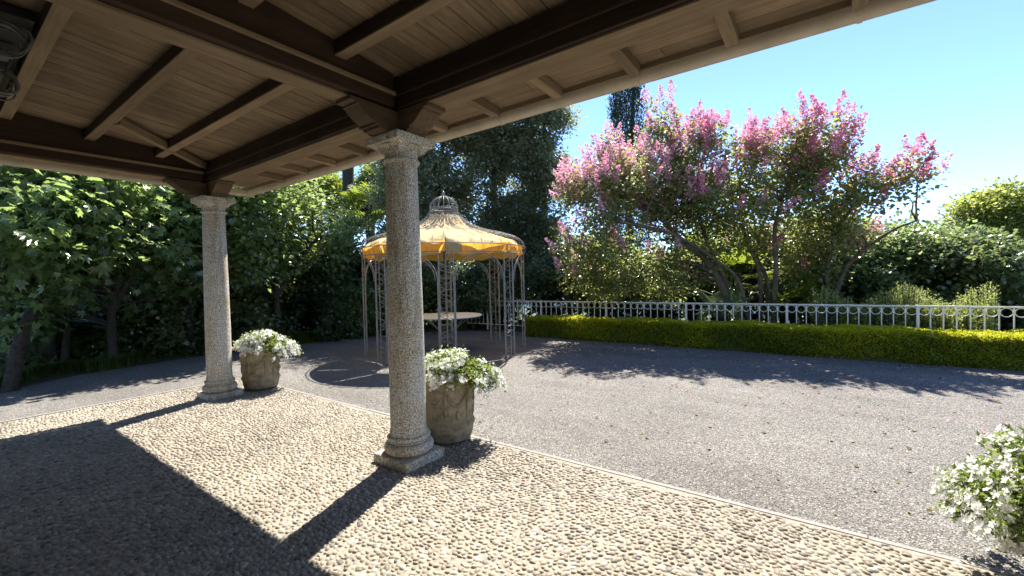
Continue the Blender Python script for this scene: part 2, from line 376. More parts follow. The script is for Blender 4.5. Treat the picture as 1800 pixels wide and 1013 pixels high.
# cobbles: half-buried river pebbles
def dome(seed, seg=6):
    r = np.random.default_rng(seed); V = [(0, 0, 1.0)]
    for (rr, zz) in ((0.72, 0.72), (1.0, 0.08)):
        for k in range(seg):
            a = 2 * PI * (k + 0.5 * (zz > 0.5)) / seg; q = rr * (1 + r.uniform(-0.12, 0.12))
            V.append((q * math.cos(a), q * math.sin(a), zz + r.uniform(-0.06, 0.06)))
    F = [(0, 1 + k, 1 + (k + 1) % seg) for k in range(seg)]
    for k in range(seg):
        a, b = 1 + k, 1 + (k + 1) % seg; c, d = 1 + seg + k, 1 + seg + (k + 1) % seg
        F += [(a, c, d), (a, d, b)]
    return np.array(V), np.array(F)
def cobbles():
    sp = 0.0385; rowh = sp * 0.82
    rows = int((TY1 - TY0) / rowh); pts = []
    for j in range(rows):
        xs = np.arange(TX0 + 0.02 + (j % 2) * sp * 0.5, TX1 - 0.02, sp); ys = np.full(len(xs), TY0 + 0.02 + j * rowh)
        pts.append(np.stack([xs, ys], -1))
    P = np.concatenate(pts); 
    P += rng.normal(0, sp * 0.17, P.shape); P = P[rng.uniform(0, 1, len(P)) > 0.025]
    # gentle wandering of the rows
    P[:, 1] += 0.03 * np.sin(P[:, 0] * 2.1 + 1) + 0.02 * np.sin(P[:, 0] * 5.3 + P[:, 1] * 2)
    P[:, 0] += 0.03 * np.sin(P[:, 1] * 2.7) 
    ok = (P[:, 1] < TY1 - 0.022) & (P[:, 0] > TX0 + 0.02)
    for cx_ in (-3.94, 0, 3.94): ok &= ~((np.abs(P[:, 0] - cx_) < 0.23) & (np.abs(P[:, 1]) < 0.23))
    P = P[ok]
    P3 = np.concatenate([P, np.zeros((len(P), 1))], 1)
    P3 = P3[infra(P3, 1.25)]; N = len(P3)
    ang = 0.5 * np.sin(P3[:, 0] * 1.3 + P3[:, 1] * 1.9) + rng.normal(0, 0.6, N) + 0.1
    sz = np.clip(rng.lognormal(0, 0.17, N), 0.6, 1.5); lx = sp * 0.56 * sz * rng.uniform(0.8, 1.15, N); ly = sp * 0.385 * sz * rng.uniform(0.8, 1.15, N); lz = rng.uniform(0.010, 0.0165, N)
    tint = np.clip(rng.normal(0.55, 0.24, N), 0, 1)
    temps = [dome(s) for s in range(5)]
    d = np.linalg.norm(P3 - np.array(CAM), axis=1); d[~infra(P3, 0.98)] = 99
    order = np.argsort(d); near = order[:300]; rest = order[300:]
    kinds = rng.integers(0, 5, N)
    VV = []; FF = []; TT = []; b = 0
    for k in range(5):
        idx = rest[kinds[rest] == k]; V, F = temps[k]
        c, s = np.cos(ang[idx])[:, None], np.sin(ang[idx])[:, None]
        x = V[None, :, 0] * lx[idx][:, None]; y = V[None, :, 1] * ly[idx][:, None]; z = V[None, :, 2] * lz[idx][:, None] + 0.003
        W = np.stack([x * c - y * s + P3[idx, 0][:, None], x * s + y * c + P3[idx, 1][:, None], z], -1)
        n = len(idx); VV.append(W.reshape(-1, 3)); FF.append((F[None] + (np.arange(n) * len(V))[:, None, None] + b).reshape(-1, 3)); b += n * len(V)
        TT.append(np.repeat(tint[idx], len(F)))
    o = npmesh('cobbles', np.concatenate(VV), np.concatenate(FF), M['pebble'], terrace, np.concatenate(TT), smooth=True); o['kind'] = 'stuff'
    # the nearest cobbles as single stones sharing 20 meshes
    mesh = {}
    for i in near:
        key = (int(kinds[i]), int(tint[i] * 3.99))
        if key not in mesh:
            V, F = temps[key[0]]; me = bpy.data.meshes.new('cobble'); me.from_pydata([tuple(q) for q in V], [], [tuple(int(e) for e in f) for f in F])
            me.polygons.foreach_set('use_smooth', [True] * len(F))
            a = me.attributes.new('tint', 'FLOAT', 'FACE'); a.data.foreach_set('value', [(key[1] + 0.5) / 4] * len(F)); me.materials.append(M['pebble']); me.update(); mesh[key] = me
        o = bpy.data.objects.new('cobble', mesh[key]); COL.objects.link(o); o.parent = terrace
        o.location = (P3[i, 0], P3[i, 1], 0.003); o.rotation_euler = (0, 0, ang[i]); o.scale = (lx[i], ly[i], lz[i])
cobbles()

def gravel_stones():
    N = 46000
    # denser towards the camera
    P = np.stack([rng.uniform(-6, 7, N), TY1 + 0.06 + (rng.uniform(0, 1, N) ** 1.7) * 5.2, np.zeros(N)], -1)
    P = P[infra(P, 1.15)]; N = len(P)
    r = rng.uniform(0.004, 0.0085, N); a = rng.uniform(0, 6.28, N); seg = 5
    k = np.arange(seg) * 2 * PI / seg
    ring = np.stack([np.cos(k[None] + a[:, None]) * r[:, None] * rng.uniform(0.7, 1.2, (N, seg)) + P[:, :1], np.sin(k[None] + a[:, None]) * r[:, None] * rng.uniform(0.6, 1.1, (N, seg)) + P[:, 1:2], np.full((N, seg), 0.001)], -1)
    top = P + np.stack([rng.normal(0, 0.002, N), rng.normal(0, 0.002, N), r * rng.uniform(0.6, 1.1, N)], -1)
    V = np.concatenate([ring, top[:, None]], 1); F = np.array([(i, (i + 1) % seg, seg) for i in range(seg)])
    FF = (F[None] + (np.arange(N) * (seg + 1))[:, None, None]).reshape(-1, 3)
    o = npmesh('gravel_stones', V, FF, M['stone'], court, np.repeat(rng.uniform(0, 1, N), seg)); o['kind'] = 'stuff'
gravel_stones()

# ------------------------------------------------------------------ porch: columns and roof
XC = (-3.94, 0.0, 3.94)
def make_column():
    root = empty('stone_column')
    base = MB().box(-0.215, 0.215, -0.215, 0.215, -0.05, 0.085).build('plinth', M['granite'], root, bevel=0.012)
    prof = [(0.20, 0.085)]
    for i in range(9): a = -PI / 2 + PI * i / 8; prof.append((0.165 + 0.045 * math.cos(a), 0.135 + 0.048 * math.sin(a)))
    prof += [(0.172, 0.186), (0.172, 0.198)]
    for i in range(7): a = -PI / 2 + PI * i / 6; prof.append((0.162 + 0.022 * math.cos(a), 0.222 + 0.022 * math.sin(a)))
    prof += [(0.160, 0.262), (0.155, 0.285)]
    MB().lathe(prof, n=40).build('base_moulding', M['granite'], root, smooth=True, angle=50)
    sh = []
    for i in range(25):
        t = i / 24; z = 0.283 + t * (2.535 - 0.283)
        sh.append((0.152 - 0.020 * max(0, (t - 0.25) / 0.75) ** 1.35, z))
    MB().lathe(sh, n=40).build('shaft', M['granite'], root, smooth=True, angle=50)
    prof = [(0.135, 2.533)]
    for i in range(7): a = -PI / 2 + PI * i / 6; prof.append((0.137 + 0.018 * math.cos(a), 2.555 + 0.018 * math.sin(a)))
    prof += [(0.136, 2.577), (0.137, 2.60)]
    for i in range(8): t = i / 7; prof.append((0.138 + 0.052 * (1 - math.cos(t * PI / 2)), 2.60 + 0.07 * math.sin(t * PI / 2)))
    cap = MB().lathe(prof, n=40).build('capital', M['granite'], root, smooth=True, angle=50)
    # abacus: flaring square slab
    ab = MB()
    for i, (h, z) in enumerate(((0.135, 2.625), (0.150, 2.655), (0.178, 2.678), (0.205, 2.688), (0.210, 2.745), (0.2, 2.75))):
        ab.v += [(-h, -h, z), (h, -h, z), (h, h, z), (-h, h, z)]
    for i in range(5):
        for k in range(4): ab.f.append((i * 4 + k, i * 4 + (k + 1) % 4, i * 4 + 4 + (k + 1) % 4, i * 4 + 4 + k))
    ab.f += [(3, 2, 1, 0), (20, 21, 22, 23)]
    ab.build('abacus', M['granite'], root, bevel=0.006)
    return root
col0 = make_column()
CL = ['granite column at the far corner of the porch beside the small-looking potted flowers', 'large granite column nearest the camera in front of the gazebo', 'granite column at the right end of the porch past the flower pot']
col0.location = (XC[1], 0, 0)
cols = {1: col0}
for i in (0, 2):
    c = copy_tree(col0); c.location = (XC[i], 0, 0); cols[i] = c
for i in range(3): tag(cols[i], CL[i], 'column', 'granite columns holding up the porch roof')

roof = empty('porch_roof', (0, 0, 2.75)); tag(roof, 'dark timber porch roof with plank ceiling, beams and beige gutter', 'porch roof')
RX1 = 7.6; RYB = -3.7
def zc(y): return 3.215 - 0.10 * y          # underside of the planks
# beams: lower timber, underside board paled to paint in ground bounce, moulding, upper plate
def beam_x(x0, x1, yc):
    MB().box(x0, x1, yc - 0.115, yc + 0.115, 2.955, 3.055).build('beam', M['beam_x'], roof, bevel=0.006)
    MB().box(x0 + 0.01, x1, yc - 0.085, yc + 0.112, 2.937, 2.953).build('bounce_paled_underboard', M['pale_x'], roof, bevel=0.003)
    MB().box(x0, x1, yc - 0.140, yc - 0.117, 3.045, 3.075).build('moulding', M['beam_x'], roof, bevel=0.004)
    MB().box(x0, x1, yc - 0.105, yc + 0.105, 3.057, 3.205).build('upper_plate', M['beam_x'], roof)
beam_x(-4.05, RX1, 0.0)
def beam_y(xc, y0, y1, top):
    MB().box(xc - 0.11, xc + 0.11, y0, y1, 2.956, 3.054).build('beam', M['beam_y'], roof, bevel=0.006)
    MB().box(xc - 0.108, xc + 0.05, y0, y1 - 0.01, 2.936, 2.954).build('bounce_paled_underboard', M['pale_y'], roof, bevel=0.003)
    for s in (-1, 1): MB().box(xc + s * 0.122 - 0.011, xc + s * 0.122 + 0.011, y0, y1, 3.045, 3.075).build('moulding', M['pale_y'] if s > 0 else M['beam_y'], roof, bevel=0.004)
    MB().hexa([(xc - 0.1, y0, 3.056), (xc + 0.1, y0, 3.056), (xc + 0.1, y1, 3.056), (xc - 0.1, y1, 3.056), (xc - 0.1, y0, zc(y0) - 0.004), (xc + 0.1, y0, zc(y0) - 0.004), (xc + 0.1, y1, zc(y1) - 0.004), (xc - 0.1, y1, zc(y1) - 0.004)]).build('upper_plate', M['beam_y'], roof)
for xc in XC: beam_y(xc, RYB, -0.145, 3.3)
# corbels under the beams
def corbel_prof(s):     # outline in (run, z) of one arm, run measured outwards
    p = [(0, 2.752), (0.20, 2.752), (0.20, 2.775), (0.225, 2.775), (0.225, 2.795)]
    for i in range(7):
        t = i / 6; p.append((0.235 + 0.135 * t, 2.80 + 0.075 * (1 - math.cos(t * PI / 2)) + 0.012 * t))
    p += [(0.385, 2.888), (0.385, 2.905), (0.44, 2.905), (0.44, 2.934), (0, 2.934)]
    return [(s * a, z) for a, z in p]
for xc in XC:
    for s in (-1, 1):
        if xc < -3 and s < 0: continue
        MB().prism([(xc + a, z) for a, z in corbel_prof(s)], 'y', -0.10, 0.10).build('corbel', M['mid_x'], roof, bevel=0.003)
    MB().prism([(a - 0.102, z) for a, z in corbel_prof(-1)], 'x', xc - 0.095, xc + 0.095).build('corbel', M['mid_y'], roof, bevel=0.003)
# purlins: dark bodies, undersides coloured paler as if lit by bounce
for k in range(6):
    y = -0.62 - 0.63 * k
    for (x0, x1) in ((XC[0] + 0.102, XC[1] - 0.102), (XC[1] + 0.102, XC[2] - 0.102), (XC[2] + 0.102, RX1)):
        pu = MB().box(x0, x1, y - 0.045, y + 0.045, zc(y) - 0.095, zc(y) - 0.006).build('purlin', M['beam_x'], roof, bevel=0.004); MB().box(x0, x1, y - 0.044, y + 0.046, zc(y) - 0.108, zc(y) - 0.097).build('bounce_paled_underboard', M['pale_x'], pu)
# diagonal hip brace in the corner bay
hp = Vector((-3.84, -0.12, 3.125)); hq = Vector((-2.95, -1.2, 3.215)); hd = (hq - hp).normalized(); hn = Vector((-hd.y, hd.x, 0)).normalized() * 0.035
MB().hexa([hp - hn, hp + hn, hq + hn, hq - hn] + [q + Vector((0, 0, 0.075)) for q in (hp - hn, hp + hn, hq + hn, hq - hn)]).build('hip_brace', M['pale_y'], roof)
# ceiling planks, each its own board
pr = random.Random(11); x = XC[0] + 0.0
while x < RX1 - 0.1:
    w = pr.uniform(0.125, 0.15); e = 0.003; dz = pr.uniform(-0.002, 0.002); y0, y1 = RYB, 0.10
    MB().hexa([(x + e, y0, zc(y0) + dz), (x + w - e, y0, zc(y0) + dz), (x + w - e, y1, zc(y1) + dz), (x + e, y1, zc(y1) + dz), (x + e, y0, zc(y0) + 0.022), (x + w - e, y0, zc(y0) + 0.022), (x + w - e, y1, zc(y1) + 0.022), (x + e, y1, zc(y1) + 0.022)]).build('plank', M['plank_y'], roof)
    x += w
# front overhang: rafter tails, boards along the eave, gutter
def zo(d): return 3.135 - 0.06 * d          # underside of overhang boards, d = distance out from the beam face
GX0 = -4.66; GY = 0.78
k = 0; x = 0.5 + 0.65 * 10
while x > -4.0:
    MB().hexa([(x - 0.04, 0.117, zo(0) - 0.085), (x + 0.04, 0.117, zo(0) - 0.085), (x + 0.04, 0.70, zo(0.58) - 0.075), (x - 0.04, 0.70, zo(0.58) - 0.075), (x - 0.04, 0.117, zo(0) - 0.004), (x + 0.04, 0.117, zo(0) - 0.004), (x + 0.04, 0.70, zo(0.58) - 0.004), (x - 0.04, 0.70, zo(0.58) - 0.004)]).build('rafter_tail', M['pale_y'], roof, bevel=0.004)
    x -= 0.65
for j in range(4):
    y0 = 0.10 + j * 0.165; y1 = y0 + 0.161; dz = pr.uniform(-0.002, 0.002)
    xx = GX0 + 0.03
    while xx < RX1:
        xe = min(xx + pr.uniform(2.2, 3.4), RX1)
        MB().hexa([(xx + 0.002, y0, zo(y0 - 0.115) + dz), (xe - 0.002, y0, zo(y0 - 0.115) + dz), (xe - 0.002, y1, zo(y1 - 0.115) + dz), (xx + 0.002, y1, zo(y1 - 0.115) + dz), (xx + 0.002, y0, zo(y0 - 0.115) + 0.022), (xe - 0.002, y0, zo(y0 - 0.115) + 0.022), (xe - 0.002, y1, zo(y1 - 0.115) + 0.022), (xx + 0.002, y1, zo(y1 - 0.115) + 0.022)]).build('eave_board', M['plank_x'], roof)
        xx = xe
def gutter_prof(s=1):
    pts = [(s * (-0.055) , 3.075)]
    for i in range(9):
        a = PI + PI * i / 8; pts.append((s * 0.055 * math.cos(a), 3.035 + 0.055 * math.sin(a)))
    pts += [(s * 0.062, 3.075), (s * 0.062, 3.085), (s * 0.045, 3.085), (s * 0.04, 3.07), (s * -0.05, 3.07)]
    return pts
MB().prism([(GY - 0.01 + a, z) for a, z in gutter_prof()], 'x', GX0 - 0.06, RX1).build('gutter', M['gutter'], roof, smooth=True, angle=35)
x = 0.5 + 0.65 * 10
while x > -4.3:
    MB().prism([(GY - 0.012 + 0.0 + 1.08 * a, 3.035 + 1.08 * (z - 3.035) - 0.002) for a, z in gutter_prof()[1:10]], 'x', x - 0.012, x + 0.012).build('gutter_bracket', M['gutter'], roof)
    x -= 1.3
# side overhang on the left end
xs_ = XC[0] - 0.112
k = 0; y = -0.35
while y > RYB:
    MB().hexa([(-4.62, y - 0.04, 3.03), (xs_ - 0.002, y - 0.04, 3.05), (xs_ - 0.002, y + 0.04, 3.05), (-4.62, y + 0.04, 3.03), (-4.62, y - 0.04, 3.098), (xs_ - 0.002, y - 0.04, 3.126), (xs_ - 0.002, y + 0.04, 3.126), (-4.62, y + 0.04, 3.098)]).build('rafter_tail', M['pale_x'], roof, bevel=0.004)
    y -= 0.65
for j in range(4):
    x1 = xs_ + 0.006 - j * 0.15; x0 = x1 - 0.146
    MB().hexa([(x0, RYB, 3.13 - 0.05 * (xs_ - x0)), (x1, RYB, 3.13 - 0.05 * (xs_ - x1)), (x1, 0.098, 3.13 - 0.05 * (xs_ - x1)), (x0, 0.098, 3.13 - 0.05 * (xs_ - x0)), (x0, RYB, 3.155 - 0.05 * (xs_ - x0)), (x1, RYB, 3.155 - 0.05 * (xs_ - x1)), (x1, 0.098, 3.155 - 0.05 * (xs_ - x1)), (x0, 0.098, 3.155 - 0.05 * (xs_ - x0))]).build('eave_board', M['plank_y'], roof)
MB().prism([(GX0 - 0.02 + a, z) for a, z in gutter_prof(-1)], 'y', RYB, GY + 0.05).build('gutter', M['gutter'], roof, smooth=True, angle=35)
# tiled deck over everything
def dk(y): return 3.165 + 0.115 * (GY - y)
d = MB(); y0, y1 = RYB - 0.4, GY - 0.03; xa, xb = GX0 + 0.02, RX1
d.hexa([(xa, y0, dk(y0)), (xb, y0, dk(y0)), (xb, y1, dk(y1)), (xa, y1, dk(y1)), (xa, y0, dk(y0) + 0.07), (xb, y0, dk(y0) + 0.07), (xb, y1, dk(y1) + 0.05), (xa, y1, dk(y1) + 0.05)])
d.build('tile_deck', M['tile'], roof)
d = MB(); d.prism([(RYB, 3.11), (GY - 0.1, 3.11), (GY - 0.1, 3.163), (RYB, dk(RYB) - 0.003)], 'x', GX0 + 0.03, GX0 + 0.05); d.build('end_board', M['pale_y'], roof)
MB().box(GX0 + 0.06, RX1, 0.701, 0.713, 3.052, 3.094).build('fascia', M['pale_x'], roof)

hw = MB().box(-4.2, 7.6, RYB - 0.35, RYB - 0.004, -0.1, 3.62).build('house_wall', M['plaster']); tag(hw, 'cream plastered house wall at the back of the porch', 'wall')

# junction box with coiled cables under the ceiling, top left of the view
cb = empty('cable_bundle', (-1.95, -2.0, 3.2)); tag(cb, 'dark coiled cables around a junction box under the porch ceiling', 'cables')
MB().box(-2.45, -1.35, -2.165, -1.945, 3.335, 3.395).build('back_plate', M['black'], cb, bevel=0.004)
MB().box(-2.08, -1.85, -2.14, -1.99, 3.27, 3.334).build('junction_box', plain_mat('grey_box', (0.10, 0.11, 0.11), 0.5), cb, bevel=0.008)
cr = random.Random(5)
for (cx_, cy_, cz_, nl_) in ((-1.55, -2.06, 3.24, 6), (-2.42, -2.03, 3.22, 6)):
    for q in range(nl_):
        rr = cr.uniform(0.075, 0.115); ox, oy, oz = cr.uniform(-0.06, 0.06), cr.uniform(-0.02, 0.02), cr.uniform(-0.025, 0.02); tw = cr.uniform(-0.35, 0.35); pts = []
        for i in range(24):
            a = 2 * PI * i / 24; u = rr * math.cos(a) * (1 + 0.08 * math.sin(3 * a + q)); pts.append((cx_ + ox + u * math.sin(tw), cy_ + oy + u * math.cos(tw), cz_ + oz + 1.1 * rr * math.sin(a)))
        MB().tube(pts, cr.choice((0.006, 0.008, 0.011)), 6, closed=True).build('cable_loop', M['cable'], cb, smooth=True)
MB().tube([(-2.0, -2.0, 3.27), (-2.5, -1.99, 3.29), (-3.0, -1.97, 3.30), (-3.8, -1.96, 3.30)], 0.008, 6).build('cable', M['black'], cb, smooth=True)

# ------------------------------------------------------------------ foliage tools
def nrm(a): return a / np.maximum(np.linalg.norm(a, axis=-1, keepdims=True), 1e-9)
LEAF = (np.array([(0, 0, 0), (0.42, 0.5, 0.10), (1.0, 0, -0.04), (0.42, -0.5, 0.10)]), np.array([(0, 1, 2), (0, 2, 3)]))
ROUND = (np.array([(0, 0, 0), (0.25, 0.42, 0.08), (0.7, 0.42, 0.06), (1.0, 0, -0.05), (0.7, -0.42, 0.06), (0.25, -0.42, 0.08)]), np.array([(0, 1, 2), (0, 2, 3), (0, 3, 4), (0, 4, 5)]))
def fig_leaf():
    pts = [(0.0, 0.0)]
    spec = [(-130, 0.36), (-105, 0.36), (-78, 0.60), (-58, 0.46), (-38, 0.80), (-20, 0.50), (0, 1.0), (20, 0.50), (38, 0.80), (58, 0.46), (78, 0.60), (105, 0.36), (130, 0.36)]
    V = [(0.12, 0, 0)]
    for a, r in spec: V.append((0.12 + r * math.cos(math.radians(a)), r * math.sin(math.radians(a)), -0.26 * r * r + (0.10 if r < 0.57 else -0.02)))
    return np.array(V), np.array([(0, i, i + 1) for i in range(1, len(V) - 1)])
FIG = fig_leaf()
PETALS = []
def flower(n=5):
    V = [(0, 0, 0)]; F = []
    for k in range(n):
        a = 2 * PI * k / n; b = len(V)
        for (rr, da, z) in ((0.75, -0.5, 0.12), (1.05, 0.0, 0.16), (0.75, 0.5, 0.12)): V.append((rr * math.cos(a + da), rr * math.sin(a + da), z))
        F += [(0, b, b + 1), (0, b + 1, b + 2)]
    return np.array(V), np.array(F)
FLOWER = flower()

def instance(tmpl, pos, dr, up, lx, ly=None, lz=None):
    V, F = tmpl; dr = nrm(dr); sd_ = nrm(np.cross(up, dr)); nn = np.cross(dr, sd_)
    lx = np.broadcast_to(np.asarray(lx, float), (len(pos),)); ly = lx if ly is None else np.broadcast_to(np.asarray(ly, float), (len(pos),)); lz = lx if lz is None else np.broadcast_to(np.asarray(lz, float), (len(pos),))
    W = pos[:, None] + V[None, :, :1] * dr[:, None] * lx[:, None, None] + V[None, :, 1:2] * sd_[:, None] * ly[:, None, None] + V[None, :, 2:3] * nn[:, None] * lz[:, None, None]
    FF = (F[None] + (np.arange(len(pos)) * len(V))[:, None, None]).reshape(-1, F.shape[1])
    return W.reshape(-1, 3), FF
def wob(P, f=1.0, s=0.0):
    return (np.sin(P[:, 0] * 1.9 * f + s) * np.sin(P[:, 1] * 2.1 * f + 1.3 * s) + np.sin(P[:, 2] * 2.3 * f + 0.7 * s + P[:, 0] * f) * 0.8 + np.sin((P[:, 0] + P[:, 1] - P[:, 2]) * 3.7 * f + s) * 0.5)
def clumps(r, blobs, n, thr=-0.6, shell=0.35, f=1.0, s=0.0):
    """clump centres in a set of ellipsoids (centre, radii), denser at the outside, with gaps"""
    vol = np.array([b[1][0] * b[1][1] * b[1][2] if hasattr(b[1], '__len__') else b[1] ** 3 for b in blobs]) ** 0.75
    out = []; ou = []
    idx = r.choice(len(blobs), size=n * 3, p=vol / vol.sum())
    C = np.array([b[0] for b in blobs])[idx]; R = np.array([b[1] if hasattr(b[1], '__len__') else (b[1],) * 3 for b in blobs])[idx]
    u = nrm(r.normal(size=(len(idx), 3))); rad = r.uniform(shell, 1, len(idx)) ** (1 / 2.2)
    rad = rad * (1 + 0.16 * wob(C + u * 1.5, 1.6 * f, s + 2))
    P = C + u * R * rad[:, None]
    ok = (wob(P, f, s) > thr) & (P[:, 2] > 0.05)
    return P[ok][:n], u[ok][:n]
def spray(r, P, U, per, spread, flat=0.5):
    """leaves around each clump, strung along a short twig that points outwards"""
    ax = nrm(U * 0.7 + r.normal(0, 0.55, U.shape) + np.array([0, 0, 0.15]))
    N = len(P); A = np.repeat(ax, per, 0); t = r.uniform(-0.6, 1, (N * per, 1))
    off = r.normal(0, 0.36, (N * per, 3)); off[:, 2] *= flat
    pos = np.repeat(P, per, 0) + (A * t + off) * spread
    d = nrm(A * 0.5 + off * 1.2 + r.normal(0, 0.35, off.shape) + np.array([0, 0, -0.12]))
    up = nrm(r.normal(0, 0.45, off.shape) + np.array([0, 0, 1.0]) + np.repeat(U, per, 0) * 0.4)
    return pos, d, up
def limbs(mb, r, trunks, P, k, r0=0.03, n=5, sag=0.12):
    """thin limbs from the trunks out to some of the clumps"""
    T = np.concatenate([np.array(t) for t in trunks])
    for i in r.choice(len(P), size=min(k, len(P)), replace=False):
        c = P[i]; dd = np.linalg.norm(T - c, axis=1) + np.where(T[:, 2] > c[2] - 0.15, 6.0, 0); a = T[int(np.argmin(dd + r.uniform(0, 0.6, len(T))))]
        L = np.linalg.norm(c - a)
        if L > 1.7: continue
        pts = []; w = r.normal(0, 0.06 * L, (3, 3))
        for t, q in ((0, 0), (0.33, 1), (0.66, 2), (1, None)):
            p = a + (c - a) * t + (w[q - 1] if q not in (0, None) else 0); p = p + np.array([0, 0, sag * L * math.sin(PI * t) * 0.6]); pts.append(tuple(p))
        mb.tube(pts, [r0, r0 * 0.75, r0 * 0.5, r0 * 0.22], n, cap=False)
def sub(path, k=6):
    """smooth a polyline (Catmull-Rom)"""
    P = [np.array(q, float) for q in path]; P = [2 * P[0] - P[1]] + P + [2 * P[-1] - P[-2]]; out = []
    for i in range(1, len(P) - 2):
        for j in range(k):
            t = j / k; a, b, c, d = P[i - 1], P[i], P[i + 1], P[i + 2]
            out.append(0.5 * (2 * b + (c - a) * t + (2 * a - 5 * b + 4 * c - d) * t * t + (3 * b - a - 3 * c + d) * t ** 3))
    out.append(P[-2]); return [tuple(q) for q in out]

def tree(name, base, trunks, blobs, mat, label, cat, n=900, per=60, size=0.09, spread=0.3, seed=1, bark='bark', aspect=0.5, tmpl=LEAF, thr=-0.6, shell=0.35, f=1.0, nl=60, group=None, limb_r=0.03, tint_fn=None, flat=0.6, kind_crown='crown', zmax=99):
    r = np.random.default_rng(seed); root = empty(name, base); tag(root, label, cat, group)
    tb = MB(); paths = []
    for (path, r0, r1) in trunks:
        q = sub(path); paths.append(q); m = len(q)
        tb.tube(q, [(r0 + (r1 - r0) * (i / (m - 1)) ** 0.8) * (1 + 0.06 * math.sin(i * 1.7)) for i in range(m)], 9, cap=False)
    P, U = clumps(r, blobs, n, thr, shell, f, seed * 1.7)
    U = U[P[:, 2] < zmax]; P = P[P[:, 2] < zmax]
    if nl: limbs(tb, r, paths, P, nl, limb_r)
    tb.build('trunk', M[bark], root, smooth=True)
    pos, d, up = spray(r, P, U, per, spread, flat)
    N = len(pos); L = size * r.uniform(0.5, 1.35, N)
    V, F = instance(tmpl, pos, d, up, L, L * aspect * 2 if tmpl is LEAF else L, L)
    ti = np.clip(np.repeat(r.normal(0.5, 0.16, len(P)), per) + r.normal(0, 0.14, N), 0, 1)
    if tint_fn: ti = tint_fn(pos, ti)
    npmesh(kind_crown, V, F, mat, root, np.repeat(ti, len(tmpl[1])))
    return root, P, U, r

L_shade = leaf_mat('leaf_shade', [(0.02, 0.036, 0.016), (0.04, 0.065, 0.028), (0.075, 0.105, 0.045)], 0.25, (0.2, 0.3, 0.07), 0.3, 0.7)  # deep shade of the understorey put into a darker leaf colour
L_dark = leaf_mat('leaf_dark_glossy', [(0.055, 0.08, 0.038), (0.095, 0.13, 0.056), (0.16, 0.185, 0.085)], 0.4, (0.42, 0.52, 0.16), 0.24, 1.0)
L_mid = leaf_mat('leaf_mid_glossy', [(0.065, 0.11, 0.045), (0.115, 0.17, 0.07), (0.19, 0.235, 0.11)], 0.48, (0.52, 0.66, 0.24), 0.25, 1.0)
L_ever = leaf_mat('leaf_grey_green', [(0.08, 0.10, 0.06), (0.135, 0.16, 0.095), (0.21, 0.225, 0.135)], 0.45, (0.54, 0.60, 0.26), 0.24, 1.0)
L_fig = leaf_mat('leaf_fig', [(0.07, 0.12, 0.05), (0.115, 0.18, 0.072), (0.19, 0.24, 0.09)], 0.5, (0.50, 0.66, 0.18), 0.28, 1.0)
L_crape = leaf_mat('leaf_crape', [(0.09, 0.12, 0.04), (0.15, 0.18, 0.06), (0.26, 0.24, 0.09)], 0.5, (0.58, 0.62, 0.18), 0.32, 0.8)
L_lime = leaf_mat('leaf_lime', [(0.06, 0.10, 0.02), (0.12, 0.17, 0.03), (0.20, 0.24, 0.04)], 0.45, (0.45, 0.55, 0.06), 0.5, 0.3)
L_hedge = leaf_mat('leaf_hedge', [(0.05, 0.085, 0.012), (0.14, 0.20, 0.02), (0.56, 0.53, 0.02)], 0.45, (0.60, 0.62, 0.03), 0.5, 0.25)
L_flow = leaf_mat('petal_pink', [(0.60, 0.16, 0.24), (0.74, 0.33, 0.45), (0.82, 0.56, 0.68)], 0.5, (0.86, 0.42, 0.55), 0.7, 0.1)
L_white = leaf_mat('petal_white', [(0.72, 0.72, 0.66), (0.82, 0.82, 0.78), (0.86, 0.86, 0.84)], 0.35, (0.82, 0.82, 0.72), 0.7, 0.1)
L_pot = leaf_mat('leaf_pot', [(0.06, 0.11, 0.02), (0.12, 0.18, 0.035), (0.20, 0.25, 0.06)], 0.42, (0.42, 0.52, 0.10), 0.5, 0.3)
L_con = leaf_mat('leaf_conifer', [(0.014, 0.030, 0.016), (0.028, 0.05, 0.026), (0.05, 0.075, 0.035)], 0.1, (0.06, 0.10, 0.03), 0.6, 0.3)
L_grass = leaf_mat('leaf_grass', [(0.04, 0.07, 0.015), (0.09, 0.13, 0.03), (0.16, 0.19, 0.05)], 0.35, (0.3, 0.42, 0.06), 0.5, 0.3)

